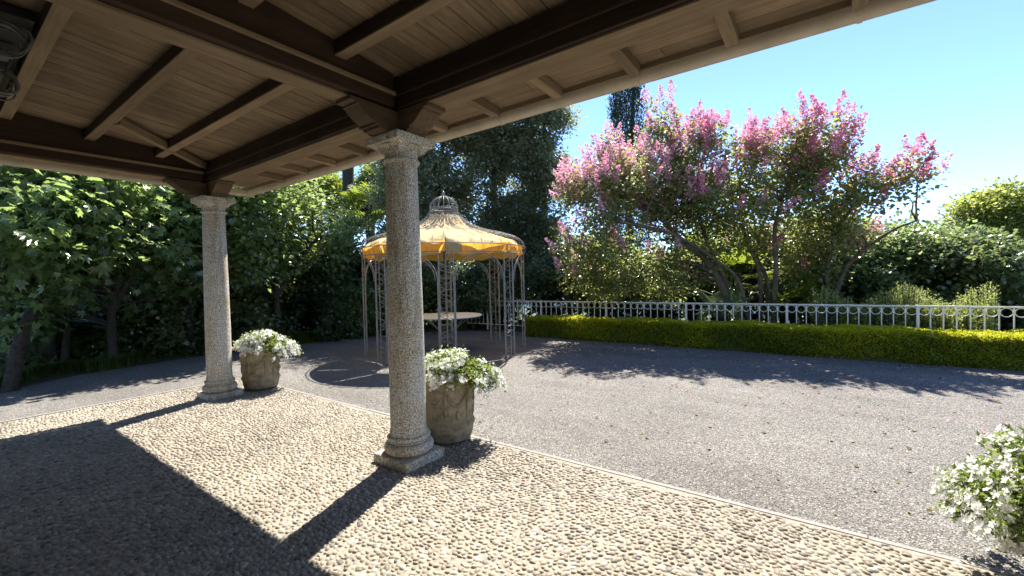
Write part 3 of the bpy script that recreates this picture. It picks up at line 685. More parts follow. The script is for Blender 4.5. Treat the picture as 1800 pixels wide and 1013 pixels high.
# ------------------------------------------------------------------ clipped hedge along the fence
def hedge(x0, x1, y0, y1, h, seed, n):
    r = np.random.default_rng(seed); root = empty('clipped_hedge', ((x0 + x1) / 2, (y0 + y1) / 2, 0)); tag(root, 'long low clipped hedge with yellow green top in front of the railing', 'hedge')
    c = MB(); c.box(x0 + 0.06, x1, y0 + 0.07, y1 - 0.07, -0.02, h - 0.07); c.build('woody_core', plain_mat('hedge_core', (0.06, 0.075, 0.018), 0.95), root)
    A = [(x1 - x0) * (y1 - y0) * 1.25, (x1 - x0) * h * 1.1, (x1 - x0) * h * 0.5, (y1 - y0) * h]; A = np.array(A) / sum(A)
    k = r.choice(4, size=n, p=A); X = r.uniform(x0, x1, n); Y = r.uniform(y0, y1, n); Z = r.uniform(0.0, h, n)
    N0 = np.zeros((n, 3)); dep = np.abs(r.normal(0, 0.03, n))
    def bumpy(a, b): return 0.024 * np.sin(a * 3.1 + b * 2) + 0.014 * np.sin(a * 7.7 + b * 5.1) + 0.010 * np.sin(a * 17 + b * 11)
    top = k == 0; Z[top] = h - dep[top] + bumpy(X[top], Y[top]); N0[top] = (0, 0, 1)
    fr = k == 1; Y[fr] = y0 + dep[fr] - bumpy(X[fr], Z[fr] * 2) + 0.05 * (Z[fr] < 0.08); N0[fr] = (0, -1, 0.1)
    bk = k == 2; Y[bk] = y1 - dep[bk]; N0[bk] = (0, 1, 0.1)
    en = k == 3; X[en] = x0 + dep[en]; N0[en] = (-1, 0, 0.1)
    # round the shoulder
    s = fr & (Z > h - 0.08); Y[s] += (Z[s] - (h - 0.08)) ** 2 * 5; s = top & (Y < y0 + 0.08); Z[s] -= ((y0 + 0.08) - Y[s]) ** 2 * 5
    pos = np.stack([X, Y, Z], -1); d = nrm(N0 * 0.8 + r.normal(0, 0.6, (n, 3)) + np.array([0, 0, 0.3])); up = nrm(N0 + r.normal(0, 0.6, (n, 3)) * np.where(top, 0.5, 1.0)[:, None]); d = np.where(top[:, None], nrm(d * np.array([1, 1, 0.35])), d)
    L = r.uniform(0.018, 0.037, n); V, F = instance(LEAF, pos, d, up, L, L * 0.95, L)
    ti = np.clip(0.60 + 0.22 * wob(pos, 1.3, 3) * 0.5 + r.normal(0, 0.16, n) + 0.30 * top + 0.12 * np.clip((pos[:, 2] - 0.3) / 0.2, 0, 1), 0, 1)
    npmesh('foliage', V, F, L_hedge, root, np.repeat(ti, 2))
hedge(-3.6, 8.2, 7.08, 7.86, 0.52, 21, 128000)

# ------------------------------------------------------------------ railing behind the hedge
fr = empty('garden_railing', (0.5, 8.0, 0)); tag(fr, 'pale painted iron railing with a row of rings under the top rail behind the hedge', 'railing')
FX0, FX1, FP = -6.45, 7.75, 0.1645
MB().box(FX0, FX1, 7.982, 8.018, 0.885, 0.912).build('top_rail', M['fence'], fr, bevel=0.003)
MB().box(FX0, FX1, 7.99, 8.01, 0.16, 0.178).build('bottom_rail', M['fence'], fr, bevel=0.003)
ring = MB(); pts = []
for i in range(20):
    a = 2 * PI * i / 20
    pts.append((0.0715 * math.cos(a), 0, -0.074 + 0.072 * math.sin(a)))
ring.tube(pts, 0.0068, 6, closed=True)
nb = int((FX1 - FX0) / FP); ring_me = bal_me = None
for i in range(nb + 1):
    x = FX0 + i * FP
    if i < nb:
        if ring_me is None:
            o = ring.build('ring', M['fence'], None, smooth=True); ring_me = o.data; o.parent = fr
        else: o = link(ring_me, 'ring', None, fr)
        o.location = (x + FP / 2 - 0.5, 0, 0.884)
    if bal_me is None:
        o = MB().box(-0.0085, 0.0085, -0.0085, 0.0085, 0.179, 0.884).build('baluster', M['fence']); bal_me = o.data; o.parent = fr
    elif i % 12 != 5: o = link(bal_me, 'baluster', None, fr)
    else: continue
    o.location = (x - 0.5, 0, 0)
for i in range(5, nb, 12):
    x = FX0 + i * FP
    MB().box(x - 0.021, x + 0.021, 7.978, 8.022, 0.0, 0.918).build('post', M['fence'], fr, bevel=0.004)

# ------------------------------------------------------------------ gazebo
GC = (-3.9, 4.45)
gz = empty('iron_gazebo', (GC[0], GC[1], 0)); tag(gz, 'round grey wrought iron gazebo with a cream cloth canopy and onion top', 'gazebo')
def pol(r, a, z): return (GC[0] + r * math.cos(a), GC[1] + r * math.sin(a), z)
RG = 1.74
for k in range(8):
    a = math.radians(-45 + 45 * k); da = 0.078
    leg = MB()
    for s in (-1, 1): leg.tube([pol(RG, a + s * da, 0.0), pol(RG, a + s * da, 2.07)], 0.013, 7)
    leg.tube([pol(RG + 0.02, a, 0.0), pol(RG + 0.02, a, 2.07)], 0.009, 6)
    lg = leg.build('leg', M['iron'], gz, smooth=True, angle=40)
    # ladder of scrolls between the two uprights
    sc = MB()
    for j in range(9):
        z0 = 0.10 + j * 0.215; pts = []
        for i in range(13):
            t = i / 12; pts.append(pol(RG + 0.006, a + da * 0.86 * math.sin(2 * PI * t) * (1 if j % 2 else -1), z0 + 0.2 * t))
        sc.tube(pts, 0.006, 5)
        sc.tube([pol(RG, a - da, z0 + 0.205), pol(RG, a + da, z0 + 0.205)], 0.005, 5)
    sc.build('scrollwork', M['iron'], lg, smooth=True)
    # arch to the next leg
    a0 = a + da + 0.012; a1 = a + PI / 4 - da - 0.012; ar = MB()
    for (ro, hh) in ((0.0, 0.0), (0.045, 0.05)):
        pts = []
        for i in range(21):
            t = PI * i / 20; aa = (a0 + a1) / 2 - ((a1 - a0) / 2 - ro * 0.55) * math.cos(t); pts.append(pol(RG, aa, 1.55 + (0.50 - hh) * math.sin(t)))
        if ro == 0: pts = [pol(RG, a0, 0.0)] + pts + [pol(RG, a1, 0.0)]
        ar.tube(pts, 0.011 if ro == 0 else 0.006, 6)
    ar.build('arch', M['iron'], gz, smooth=True, angle=50)
def ring_at(r, z, rad, name):
    MB().tube([pol(r, 2 * PI * i / 64, z) for i in range(64)], rad, 6, closed=True).build(name, M['iron'], gz, smooth=True)
ring_at(1.745, 2.08, 0.010, 'lower_ring'); ring_at(1.775, 2.235, 0.010, 'eave_ring')
rod_me = None
for i in range(64):
    if rod_me is None:
        o = MB().tube([(1.745, 0, 2.08), (1.775, 0.05, 2.15), (1.775, 0, 2.23)], 0.004, 4, cap=False).build('eave_rod', M['iron']); rod_me = o.data; o.parent = gz
    else: o = link(rod_me, 'eave_rod', None, gz)
    o.rotation_euler = (0, 0, 2 * PI * i / 64)
RIB = [(1.775, 2.235), (1.74, 2.34), (1.60, 2.455), (1.30, 2.55), (0.95, 2.64), (0.64, 2.76), (0.43, 2.91), (0.33, 3.04), (0.30, 3.10)]
def ribprof(k=4): return [(q[0], q[2]) for q in sub([(r, 0, z) for r, z in RIB], k)]
rp = ribprof(3)
rib_me = None
for i in range(48):
    a = 2 * PI * i / 48
    if rib_me is None:
        o = MB().tube([(r, 0, z) for r, z in rp], 0.004, 5).build('roof_rib', M['iron'], None, smooth=True); rib_me = o.data; o.parent = gz
    else: o = link(rib_me, 'roof_rib', None, gz)
    o.rotation_euler = (0, 0, a)
ring_at(1.30, 2.552, 0.006, 'roof_ring'); ring_at(0.44, 2.905, 0.007, 'roof_ring'); ring_at(0.305, 3.10, 0.012, 'crown_ring'); ring_at(0.31, 3.135, 0.008, 'crown_ring')
crown_me = None
for i in range(16):
    a = 2 * PI * i / 16
    if crown_me is None:
        pts = sub([(0.305, 0, 3.12), (0.30, 0, 3.2), (0.23, 0, 3.31), (0.10, 0, 3.385), (0.03, 0, 3.405)], 4)
        o = MB().tube(pts, 0.007, 5).build('crown_rib', M['iron'], None, smooth=True); crown_me = o.data; o.parent = gz
    else: o = link(crown_me, 'crown_rib', None, gz)
    o.rotation_euler = (0, 0, a)
MB().lathe([(0.001, 3.39), (0.045, 3.40), (0.05, 3.42), (0.02, 3.435), (0.032, 3.455), (0.035, 3.475), (0.02, 3.50), (0.001, 3.53)], c=GC, n=14).build('finial', M['iron'], gz, smooth=True)
# canopy cloth: gores hung inside the ribs, slightly slack, one torn open
def cloth():
    gore_gap = {0: 0.05, 7: 0.03}
    for k in range(8):
        a0 = math.radians(-45 + 45 * k) + 0.012 + 0.006 * (k % 3); a1 = a0 + PI / 4 - 0.024
        V = []; F = []; na, nr = 14, 16
        prof = [(1.72, 2.265), (1.66, 2.335), (1.52, 2.415), (1.20, 2.495), (0.88, 2.59), (0.60, 2.70), (0.41, 2.85), (0.33, 2.98)]
        pr_ = [(q[0], q[2]) for q in sub([(r, 0, z) for r, z in prof], 3)]; nr = len(pr_)
        for j, (r_, z_) in enumerate(pr_):
            for i in range(na + 1):
                t = i / na; sl = math.sin(PI * t) * 0.05 * (1 - j / nr); w = 0.02 * math.sin(9 * t + k * 2 + j * 0.5) + 0.012 * math.sin(23 * t + k * 5 + j * 0.9)
                aa = a0 + (a1 - a0) * t
                if k == 1: aa = a0 + 0.10 * (1 - j / nr) + (a1 - a0 - 0.10 * (1 - j / nr)) * t
                V.append(pol(r_ - 0.02, aa, z_ - sl + w - (0.06 * (1 - j / nr) * math.sin(PI * t) if k in (0, 1) else 0)))
        for j in range(nr - 1):
            for i in range(na): b = j * (na + 1) + i; F.append((b, b + 1, b + na + 2, b + na + 1))
        npmesh('canopy_gore', V, F, M['cloth'], gz, smooth=True)
        # valance hanging at the eave, scalloped, not the full width
        V = []; F = []; lo, hi = (0.0, 1.0) if k not in (0, 1) else ((0.0, 0.8) if k == 1 else (0.22, 1.0))
        for j in range(6):
            for i in range(na + 1):
                t = lo + (hi - lo) * i / na; aa = a0 + (a1 - a0) * t; u = j / 5
                drop = 0.165 + 0.05 * abs(math.sin(2.5 * PI * t + k)); fold = 0.02 * math.sin(16 * t + k) * u
                V.append(pol(1.715 + fold - 0.02 * u, aa, 2.285 - 0.045 * math.sin(PI * t) - drop * u))
        for j in range(5):
            for i in range(na): b = j * (na + 1) + i; F.append((b, b + 1, b + na + 2, b + na + 1))
        npmesh('valance', V, F, M['valance'], gz, smooth=True)
cloth()
# round table inside
tb = empty('round_table', (GC[0], GC[1], 0)); tag(tb, 'round white topped table on iron legs inside the gazebo', 'table')
MB().lathe([(0.001, 0.745), (0.76, 0.745), (0.785, 0.755), (0.79, 0.77), (0.78, 0.782), (0.001, 0.785)], c=GC, n=48, cap=False).build('table_top', M['table'], tb, smooth=True, angle=40)
MB().tube([pol(0.55, 2 * PI * i / 32, 0.735) for i in range(32)], 0.01, 6, closed=True).build('apron_ring', M['iron'], tb, smooth=True)
for k in range(6):
    a = PI / 3 * k + 0.3
    MB().tube(sub([pol(0.55, a, 0.735), pol(0.30, a, 0.55), pol(0.14, a, 0.36), pol(0.22, a, 0.16), pol(0.50, a, 0.0)], 5), 0.012, 6).build('leg', M['iron'], tb, smooth=True)
MB().tube([pol(0.15, 2 * PI * i / 24, 0.36) for i in range(24)], 0.01, 6, closed=True).build('tie_ring', M['iron'], tb, smooth=True)

# ------------------------------------------------------------------ flower pots
def make_pot():
    root = empty('stone_pot')
    prof = [(0.19, 0.0), (0.235, 0.015), (0.252, 0.06), (0.260, 0.105), (0.262, 0.125), (0.276, 0.135), (0.279, 0.150), (0.272, 0.165), (0.262, 0.18), (0.262, 0.20), (0.262, 0.30), (0.266, 0.42), (0.270, 0.50)]
    MB().lathe(prof, n=44).build('body', M['pot'], root, smooth=True, angle=40)
    MB().lathe([(0.268, 0.498), (0.284, 0.503), (0.292, 0.515), (0.292, 0.575), (0.285, 0.590), (0.25, 0.592), (0.235, 0.575), (0.23, 0.52)], n=44, cap=False).build('rim', M['pot'], root, smooth=True, angle=40)
    so = MB().lathe([(0.001, 0.545), (0.235, 0.545)], n=24, cap=False).build('potting_soil', M['soil'], root)
    for k in range(7):            # garlands in relief
        a = 2 * PI * k / 7; pts = []
        for i in range(11):
            t = i / 10; aa = a + 2 * PI / 7 * t; pts.append((0.266 * math.cos(aa), 0.266 * math.sin(aa), 0.44 - 0.11 * math.sin(PI * t)))
        MB().tube(pts, [0.008 + 0.009 * math.sin(PI * i / 10) for i in range(11)], 6).build('garland', M['pot'], root, smooth=True)
        MB().tube([(0.264 * math.cos(a), 0.264 * math.sin(a), z) for z in (0.46, 0.40, 0.33, 0.26, 0.21)], [0.014, 0.018, 0.010, 0.014, 0.006], 6).build('pendant', M['pot'], root, smooth=True)
        MB().tube([(0.266 * math.cos(a + 0.45), 0.266 * math.sin(a + 0.45), z) for z in (0.29, 0.27, 0.24, 0.21)], [0.004, 0.016, 0.014, 0.004], 6).build('rosette', M['pot'], root, smooth=True)
    return root
def make_plant(seed, R=0.36, lean=(0.12, 0.02), nleaf=7000, nfl=420, vsc=0.72):
    r = np.random.default_rng(seed); root = empty('white_flowering_plant')
    st = MB()
    n = 420; u = nrm(r.normal(size=(n, 3)) + np.array([0, 0, 0.35])); u[:, 2] = np.abs(u[:, 2]) * 0.75 - (0.12 if vsc < 0.9 else 0.42 * r.uniform(0, 1, n))
    tip = u * np.array([R, R, R * vsc]) * r.uniform(0.72, 1.05, (n, 1)) + np.array([lean[0] * 0.4, lean[1] * 0.4, 0.60])
    ln = np.array([lean[0], lean[1]]) / math.hypot(*lean); side = (u[:, :2] @ ln) > 0.35
    tip[side] += np.array([lean[0], lean[1], -0.07]); 
    tip[:, 2] -= np.where(np.linalg.norm(tip[:, :2], axis=1) > 0.30, r.uniform(0, 0.10, n), 0)
    for i in range(0, n, 2):
        b = np.array([tip[i, 0] * 0.3, tip[i, 1] * 0.3, 0.54]); md = (b + tip[i]) / 2 + np.array([0, 0, 0.07]); st.tube([tuple(b), tuple(md), tuple(tip[i])], 0.0025, 4, cap=False)
    st.build('stems', M['bark_pale'], root)
    k = r.integers(0, n, nleaf); t = r.uniform(0.35, 1.02, (nleaf, 1)); base = np.stack([tip[k, 0] * 0.3, tip[k, 1] * 0.3, np.full(nleaf, 0.55)], -1)
    pos = base + (tip[k] - base) * t + np.array([0, 0, 1]) * (0.10 * t * (1 - t)) + r.normal(0, 0.026, (nleaf, 3))
    d = nrm(nrm(tip[k] - base) * 0.6 + r.normal(0, 0.6, (nleaf, 3)) + np.array([0, 0, 0.15])); L = r.uniform(0.022, 0.045, nleaf)
    V, F = instance(LEAF, pos, d, nrm(r.normal(0, 0.5, (nleaf, 3)) + np.array([0, 0, 1])), L, L * 0.5, L)
    npmesh('foliage', V, F, L_pot, root, np.repeat(np.clip(r.normal(0.5, 0.22, nleaf), 0, 1), 2))
    # blossoms in loose heads at the tips
    k = r.integers(0, n, nfl // 4); hd = tip[k] + nrm(tip[k] - np.array([0, 0, 0.5])) * 0.02; hd = np.repeat(hd, 4, 0) + r.normal(0, 0.018, (len(k) * 4, 3)); o_ = nrm(hd - np.array([0, 0, 0.5]))
    up = nrm(o_ + r.normal(0, 0.35, o_.shape) + np.array([0, 0, 0.3])); d = nrm(np.cross(up, r.normal(size=up.shape)))
    L = r.uniform(0.012, 0.021, len(hd)); V, F = instance(FLOWER, hd, d, up, L)
    npmesh('blossoms', V, F, L_white, root, np.repeat(r.uniform(0, 1, len(hd)), len(FLOWER[1])))
    return root
pot0 = make_pot(); potp = [(-0.06, 0.545), (-3.90, 0.53), (4.16, 0.58)]
PLAB = ['stone pot with garlands behind the large nearest column', 'stone pot with garlands beside the far corner column', 'stone pot at the right edge of the view under flowers']
FLAB = ['white flowering plant spilling from the pot behind the nearest column', 'white flowering plant in the pot beside the far corner column', 'white flowering plant close to the camera at the lower right edge']
for i, (px, py) in enumerate(potp):
    o = pot0 if i == 0 else copy_tree(pot0); o.location = (px, py, 0.018); o.rotation_euler = (0, 0, 0.7 * i); o.scale = (0.93, 0.93, 1.1)
    tag(o, PLAB[i], 'pot', 'garlanded stone pots along the porch edge')
    pl = make_plant(50 + i, (0.36, 0.345, 0.53)[i], ((0.09, 0.07), (0.09, 0.07), (-0.13, 0.05))[i], (13000, 11000, 30000)[i], (2600, 3000, 4400)[i], (0.72, 0.72, 1.0)[i]); pl.location = (px, py, 0.065 - 0.17 * (i == 2))
    tag(pl, FLAB[i], 'plant', 'white flowers in the stone pots')

# ------------------------------------------------------------------ trees and shrubs
def g0(p, z=-0.05): return (p[0], p[1], z)
def up_(p, dz, dx=0, dy=0): return (p[0] + dx, p[1] + dy, p[2] + dz)

# crape myrtle: several smooth stems, green inside, pink panicles outside
def crape():
    b = (1.55, 9.25, -0.05); bx, by, _ = b
    trunks = [([(bx - 0.15, by - 0.1, -0.05), (0.70, 8.70, 1.72), (0.09, 8.35, 2.42), (-0.70, 7.69, 3.52), (-1.17, 7.29, 4.06)], 0.10, 0.025),
              ([(bx - 0.1, by, -0.05), (0.87, 9.03, 1.58), (0.55, 8.87, 2.42), (0.32, 8.51, 3.63), (-0.19, 8.27, 4.90)], 0.07, 0.02),
              ([(bx + 0.1, by, -0.05), (1.66, 9.15, 1.56), (1.37, 9.21, 2.38), (1.29, 9.00, 3.57), (1.20, 8.88, 4.50)], 0.06, 0.02),
              ([(bx + 0.35, by - 0.1, -0.05), (2.03, 8.68, 1.67), (2.02, 8.68, 2.55), (2.28, 8.60, 3.61), (2.49, 8.51, 4.51)], 0.065, 0.02),
              ([(bx + 0.2, by + 0.1, -0.05), (1.81, 9.36, 1.28), (1.57, 9.44, 2.10), (1.93, 9.48, 3.16), (2.82, 9.22, 4.01)], 0.06, 0.02),
              ([(bx - 0.05, by - 0.2, -0.05), (1.32, 8.60, 1.31), (0.94, 8.23, 1.83), (0.09, 7.63, 2.50), (-0.86, 6.99, 2.79)], 0.055, 0.02),
              ([(2.9, 9.5, -0.05), (3.20, 9.31, 1.45), (3.57, 9.10, 1.98), (3.99, 8.77, 2.33), (4.30, 8.53, 2.46)], 0.06, 0.015),
              ([(2.9, 9.5, -0.05), (2.95, 9.42, 1.65), (3.11, 9.22, 2.37), (3.48, 8.90, 2.96), (3.90, 8.68, 3.10), (4.25, 8.44, 3.19)], 0.05, 0.01)]
    blobs = [((-1.42, 7.51, 3.45), (1.0, 1.0, 0.85)), ((-0.70, 8.11, 3.99), (1.1, 1.2, 0.9)), ((-0.46, 8.29, 5.17), (0.42, 0.5, 0.62)), ((0.35, 8.72, 4.28), (1.0, 1.1, 0.8)),
             ((1.32, 8.80, 3.93), (1.0, 1.1, 0.7)), ((2.37, 8.70, 3.80), (0.85, 0.9, 0.6)), ((2.49, 8.61, 4.42), (0.28, 0.35, 0.5)), ((2.97, 8.72, 4.05), (0.4, 0.5, 0.65)),
             ((2.13, 8.39, 3.30), (0.85, 0.9, 0.6)), ((1.18, 8.17, 3.21), (0.8, 0.8, 0.55)), ((3.38, 8.81, 3.07), (0.75, 0.8, 0.4)), ((3.89, 8.58, 3.19), (0.65, 0.7, 0.33)),
             ((4.24, 8.44, 3.19), (0.28, 0.35, 0.18)), ((-1.74, 7.36, 2.49), (0.75, 0.9, 0.6)), ((-0.72, 8.10, 2.60), (0.9, 0.9, 0.7)), ((0.31, 8.82, 3.13), (0.9, 0.9, 0.6)), ((2.81, 9.32, 2.53), (0.9, 0.8, 0.55)), ((-1.19, 8.14, 1.78), (0.7, 0.7, 0.55)), ((-2.01, 7.56, 1.80), (0.55, 0.6, 0.5)), ((-0.21, 8.68, 2.04), (0.6, 0.7, 0.5)), ((3.40, 9.31, 2.36), (0.5, 0.5, 0.25)), ((2.47, 9.71, 2.06), (0.7, 0.7, 0.5)), ((-0.08, 8.30, 3.39), (0.8, 0.8, 0.6)), ((2.97, 8.72, 3.53), (0.6, 0.6, 0.45)), ((1.84, 8.76, 3.96), (0.8, 0.8, 0.5)), ((0.62, 8.68, 4.36), (0.7, 0.8, 0.5)), ((0.52, 8.56, 4.75), (0.25, 0.3, 0.3)), ((1.46, 8.72, 4.54), (0.25, 0.3, 0.3)), ((1.23, 9.29, 2.53), (0.9, 0.8, 0.5)), ((-1.42, 7.73, 4.60), (0.35, 0.4, 0.3)), ((0.03, 8.44, 4.89), (0.4, 0.4, 0.35)), ((-2.09, 7.19, 3.77), (0.35, 0.5, 0.35)), ((-0.61, 8.56, 1.48), (0.6, 0.6, 0.4)), ((-1.81, 7.77, 1.36), (0.55, 0.6, 0.35)), ((0.57, 8.46, 2.12), (0.6, 0.5, 0.35)), ((1.53, 8.83, 2.21), (0.5, 0.5, 0.35)), ((2.58, 9.71, 1.40), (0.6, 0.6, 0.35)), ((-0.28, 8.87, 1.03), (0.5, 0.5, 0.25)), ((4.04, 8.56, 2.88), (0.4, 0.4, 0.22)), ((1.17, 8.68, 4.32), (0.6, 0.6, 0.42)), ((3.65, 8.69, 3.10), (0.7, 0.6, 0.28)), ((4.21, 8.49, 2.68), (0.35, 0.3, 0.16)), ((3.20, 9.11, 2.72), (0.6, 0.5, 0.3))]
    root, P, U, r = tree('crape_myrtle_tree', b, trunks, blobs, L_crape, 'broad crape myrtle tree with pink flower heads behind the railing', 'tree', n=2700, per=22, size=0.072, spread=0.29, seed=31, bark='bark_pale', aspect=0.52, thr=-0.68, shell=0.12, f=1.1, nl=330, limb_r=0.02)
    # panicles at the outer, upper clumps
    r = np.random.default_rng(77)
    B = np.array([q[0] for q in blobs]); cen = np.array([1.4, 8.7, 2.6])
    outer = nrm((P - cen) * np.array([0.8, 1.0, 1.3])); score = (outer * U).sum(1) + 0.5 * (P[:, 2] - 3.0) + 0.12 * np.abs(P[:, 0] - 1) + r.normal(0, 0.5, len(P))
    idx = np.argsort(-score)[:700]; heads = P[idx] + U[idx] * 0.16 + np.array([0, 0, 0.10])
    per = 84; hd = nrm(U[idx] * 0.5 + np.array([0, 0, 0.9]) + r.normal(0, 0.25, (len(idx), 3)))
    t = r.uniform(-0.15, 1, (len(idx) * per, 1)); A = np.repeat(hd, per, 0); rad = 0.11 * (1.1 - np.clip(t, 0, 1)) ** 0.7
    pos = np.repeat(heads, per, 0) + A * t * 0.30 + nrm(r.normal(size=(len(t), 3))) * rad * r.uniform(0.4, 1, (len(t), 1))
    d = nrm(r.normal(size=pos.shape)); up = nrm(r.normal(size=pos.shape) + np.array([0, 0, 0.6])); L = r.uniform(0.024, 0.046, len(pos))
    V, F = instance(LEAF, pos, d, up, L, L * 1.1, L)
    hue = np.clip(0.38 + 0.13 * (cen[0] - heads[:, 0]) + r.normal(0, 0.15, len(idx)), 0, 1)
    npmesh('blossoms', V, F, L_flow, root, np.repeat(np.clip(np.repeat(hue, per) + r.normal(0, 0.15, len(pos)), 0, 1), 2))
crape()

# tall dark evergreens behind the gazebo
def evergreen(label, base, line, blobs, seed, n=760, per=58, size=0.078, mat=None, thr=-0.55, group='tall dark evergreens behind the gazebo'):
    q = [g0(base)] + line
    tree('evergreen_tree', g0(base, -0.05), [(q, 0.2, 0.05)], blobs, mat or L_ever, label, 'tree', n=n, per=per, size=size, spread=0.34, seed=seed, aspect=0.42, thr=thr, shell=0.2, nl=90, group=group, limb_r=0.025)
evergreen('tall dark evergreen tree just right of the nearest column', (-7.39, 8.12, 0.27), [(-7.48, 8.03, 2.38), (-7.50, 8.01, 5.23), (-7.33, 8.17, 6.94)],
          [((-7.49, 7.15, 2.72), 1.2), ((-7.50, 7.86, 4.64), 1.45), ((-7.34, 8.03, 6.43), 1.4), ((-8.36, 7.39, 4.69), 1.2), ((-8.57, 7.13, 6.00), 1.1), ((-6.86, 8.61, 6.20), 1.1)], 41, n=1250, per=48, size=0.088, thr=-0.75)
evergreen('dark evergreen tree with bright gaps behind the gazebo dome', (-6.53, 9.67, 0.17), [(-6.53, 9.66, 2.38), (-6.54, 9.66, 5.39), (-6.31, 9.83, 7.37)],
          [((-6.62, 9.08, 2.57), 1.1), ((-5.88, 9.90, 2.75), 1.1), ((-6.52, 9.42, 6.42), 1.3), ((-5.95, 9.85, 7.19), 1.1), ((-5.90, 10.01, 4.75), 1.0), ((-7.29, 8.90, 4.97), 0.8), ((-6.26, 9.62, 3.56), 0.9)], 42, n=1250, per=46, size=0.088, thr=-0.62)
evergreen('dark columnar evergreen tree with sunlit edge beside the pink tree', (-4.98, 10.49, 0.15), [(-5.01, 10.48, 2.33), (-5.00, 10.48, 5.29), (-4.91, 10.53, 7.44)],
          [((-5.12, 10.17, 2.33), 1.2), ((-5.01, 10.24, 3.88), 1.0), ((-4.95, 10.28, 5.43), 1.0), ((-4.87, 10.33, 6.78), 0.95), ((-4.85, 10.33, 7.65), 0.8)], 43, n=1150, per=50, size=0.088, thr=-1.1)

def shrub(name, label, base, blobs, mat, seed, n=420, per=55, size=0.085, thr=-0.6, aspect=0.45, cat='shrub', group=None, spread=0.26, bark='bark'):
    r = random.Random(seed); tr = []
    for i in range(3):
        c = blobs[i % len(blobs)][0]; b0 = (base[0] + r.uniform(-0.2, 0.2), base[1] + r.uniform(-0.2, 0.2), -0.05)
        tr.append(([b0, ((b0[0] * 0.6 + c[0] * 0.4) + r.uniform(-.1, .1), b0[1] * 0.6 + c[1] * 0.4, c[2] * 0.45), (c[0], c[1], c[2])], 0.06, 0.02))
    tree(name, g0(base, -0.05), tr, blobs, mat, label, cat, n=n, per=per, size=size, spread=spread, seed=seed, aspect=aspect, thr=thr, shell=0.25, nl=40, group=group, limb_r=0.014, bark=bark)

shrub('evergreen_shrub', 'dark shrub low behind the gazebo table, left of the evergreens', (-7.37, 6.39, 0.42), [((-7.41, 6.34, 1.46), (1.2, 1.0, 1.1)), ((-7.26, 6.81, 2.33), 0.9)], L_dark, 51, n=300)
shrub('evergreen_shrub', 'dark shrub behind the gazebo in front of the railing end', (-6.43, 8.19, 0.30), [((-6.41, 8.20, 1.22), (1.4, 1.0, 0.9)), ((-5.69, 8.80, 1.76), 1.0)], L_dark, 52, n=320)
shrub('evergreen_shrub', 'dark shrub behind the left end of the hedge, under the columnar evergreen', (-3.37, 9.11, 0.32), [((-3.58, 9.00, 1.44), (1.0, 0.9, 0.9)), ((-2.84, 9.61, 1.51), (0.9, 0.8, 0.8))], L_dark, 53, n=300)

# left side: fig, glossy trees, dark understorey
tree('fig_tree', g0((-8.63, -0.16, 0.03)), [([g0((-8.63, -0.16, 0.03)), (-8.63, -0.17, 0.94), (-8.42, -0.14, 1.96), (-8.06, -0.35, 2.90)], 0.09, 0.04), ([(-8.63, -0.14, 1.17), (-8.45, 0.21, 1.96), (-8.23, 0.65, 2.91)], 0.08, 0.03), ([(-8.53, -0.16, 1.40), (-8.13, -0.74, 2.15), (-7.59, -1.21, 2.67)], 0.07, 0.03)],
     [((-7.21, -1.43, 2.79), 1.1), ((-7.75, -0.92, 3.01), 1.1), ((-8.06, -0.34, 3.22), 1.2), ((-8.18, 0.46, 3.23), 1.2), ((-8.35, 0.97, 2.58), 0.9), ((-8.18, 0.03, 3.84), 1.2), ((-7.97, -1.05, 2.23), 0.8), ((-8.37, 0.11, 2.30), 0.8), ((-7.22, -1.53, 3.39), 1.1), ((-8.36, 0.92, 3.92), 1.1), ((-8.59, -1.20, 1.65), (0.7, 0.7, 0.5)), ((-8.63, 0.72, 1.73), (0.6, 0.6, 0.4)), ((-8.41, -1.43, 1.26), (0.7, 0.7, 0.4)), ((-8.70, -0.51, 1.63), (0.7, 0.7, 0.45)), ((-8.77, 0.18, 1.38), (0.6, 0.6, 0.35))],
     L_fig, 'fig tree with large lobed leaves overhanging the gravel at the left', 'tree', n=700, per=11, size=0.15, spread=0.44, seed=61, zmax=4.45, tmpl=FIG, thr=-0.35, shell=0.3, nl=120)
tree('leaning_tree', g0((-7.23, -1.66, 0.07)), [([g0((-7.23, -1.66, 0.07)), (-7.61, -1.45, 0.90), (-8.18, -1.14, 1.64), (-8.79, -1.14, 2.69)], 0.10, 0.05)],
     [((-9.00, -1.27, 2.49), 1.1), ((-8.84, -1.79, 2.83), 1.3), ((-9.34, -0.77, 2.77), 1.0)], L_dark, 'leaning dark trunk tree at the left edge of the view', 'tree', n=260, per=40, size=0.10, spread=0.34, zmax=4.3, seed=62, nl=40)
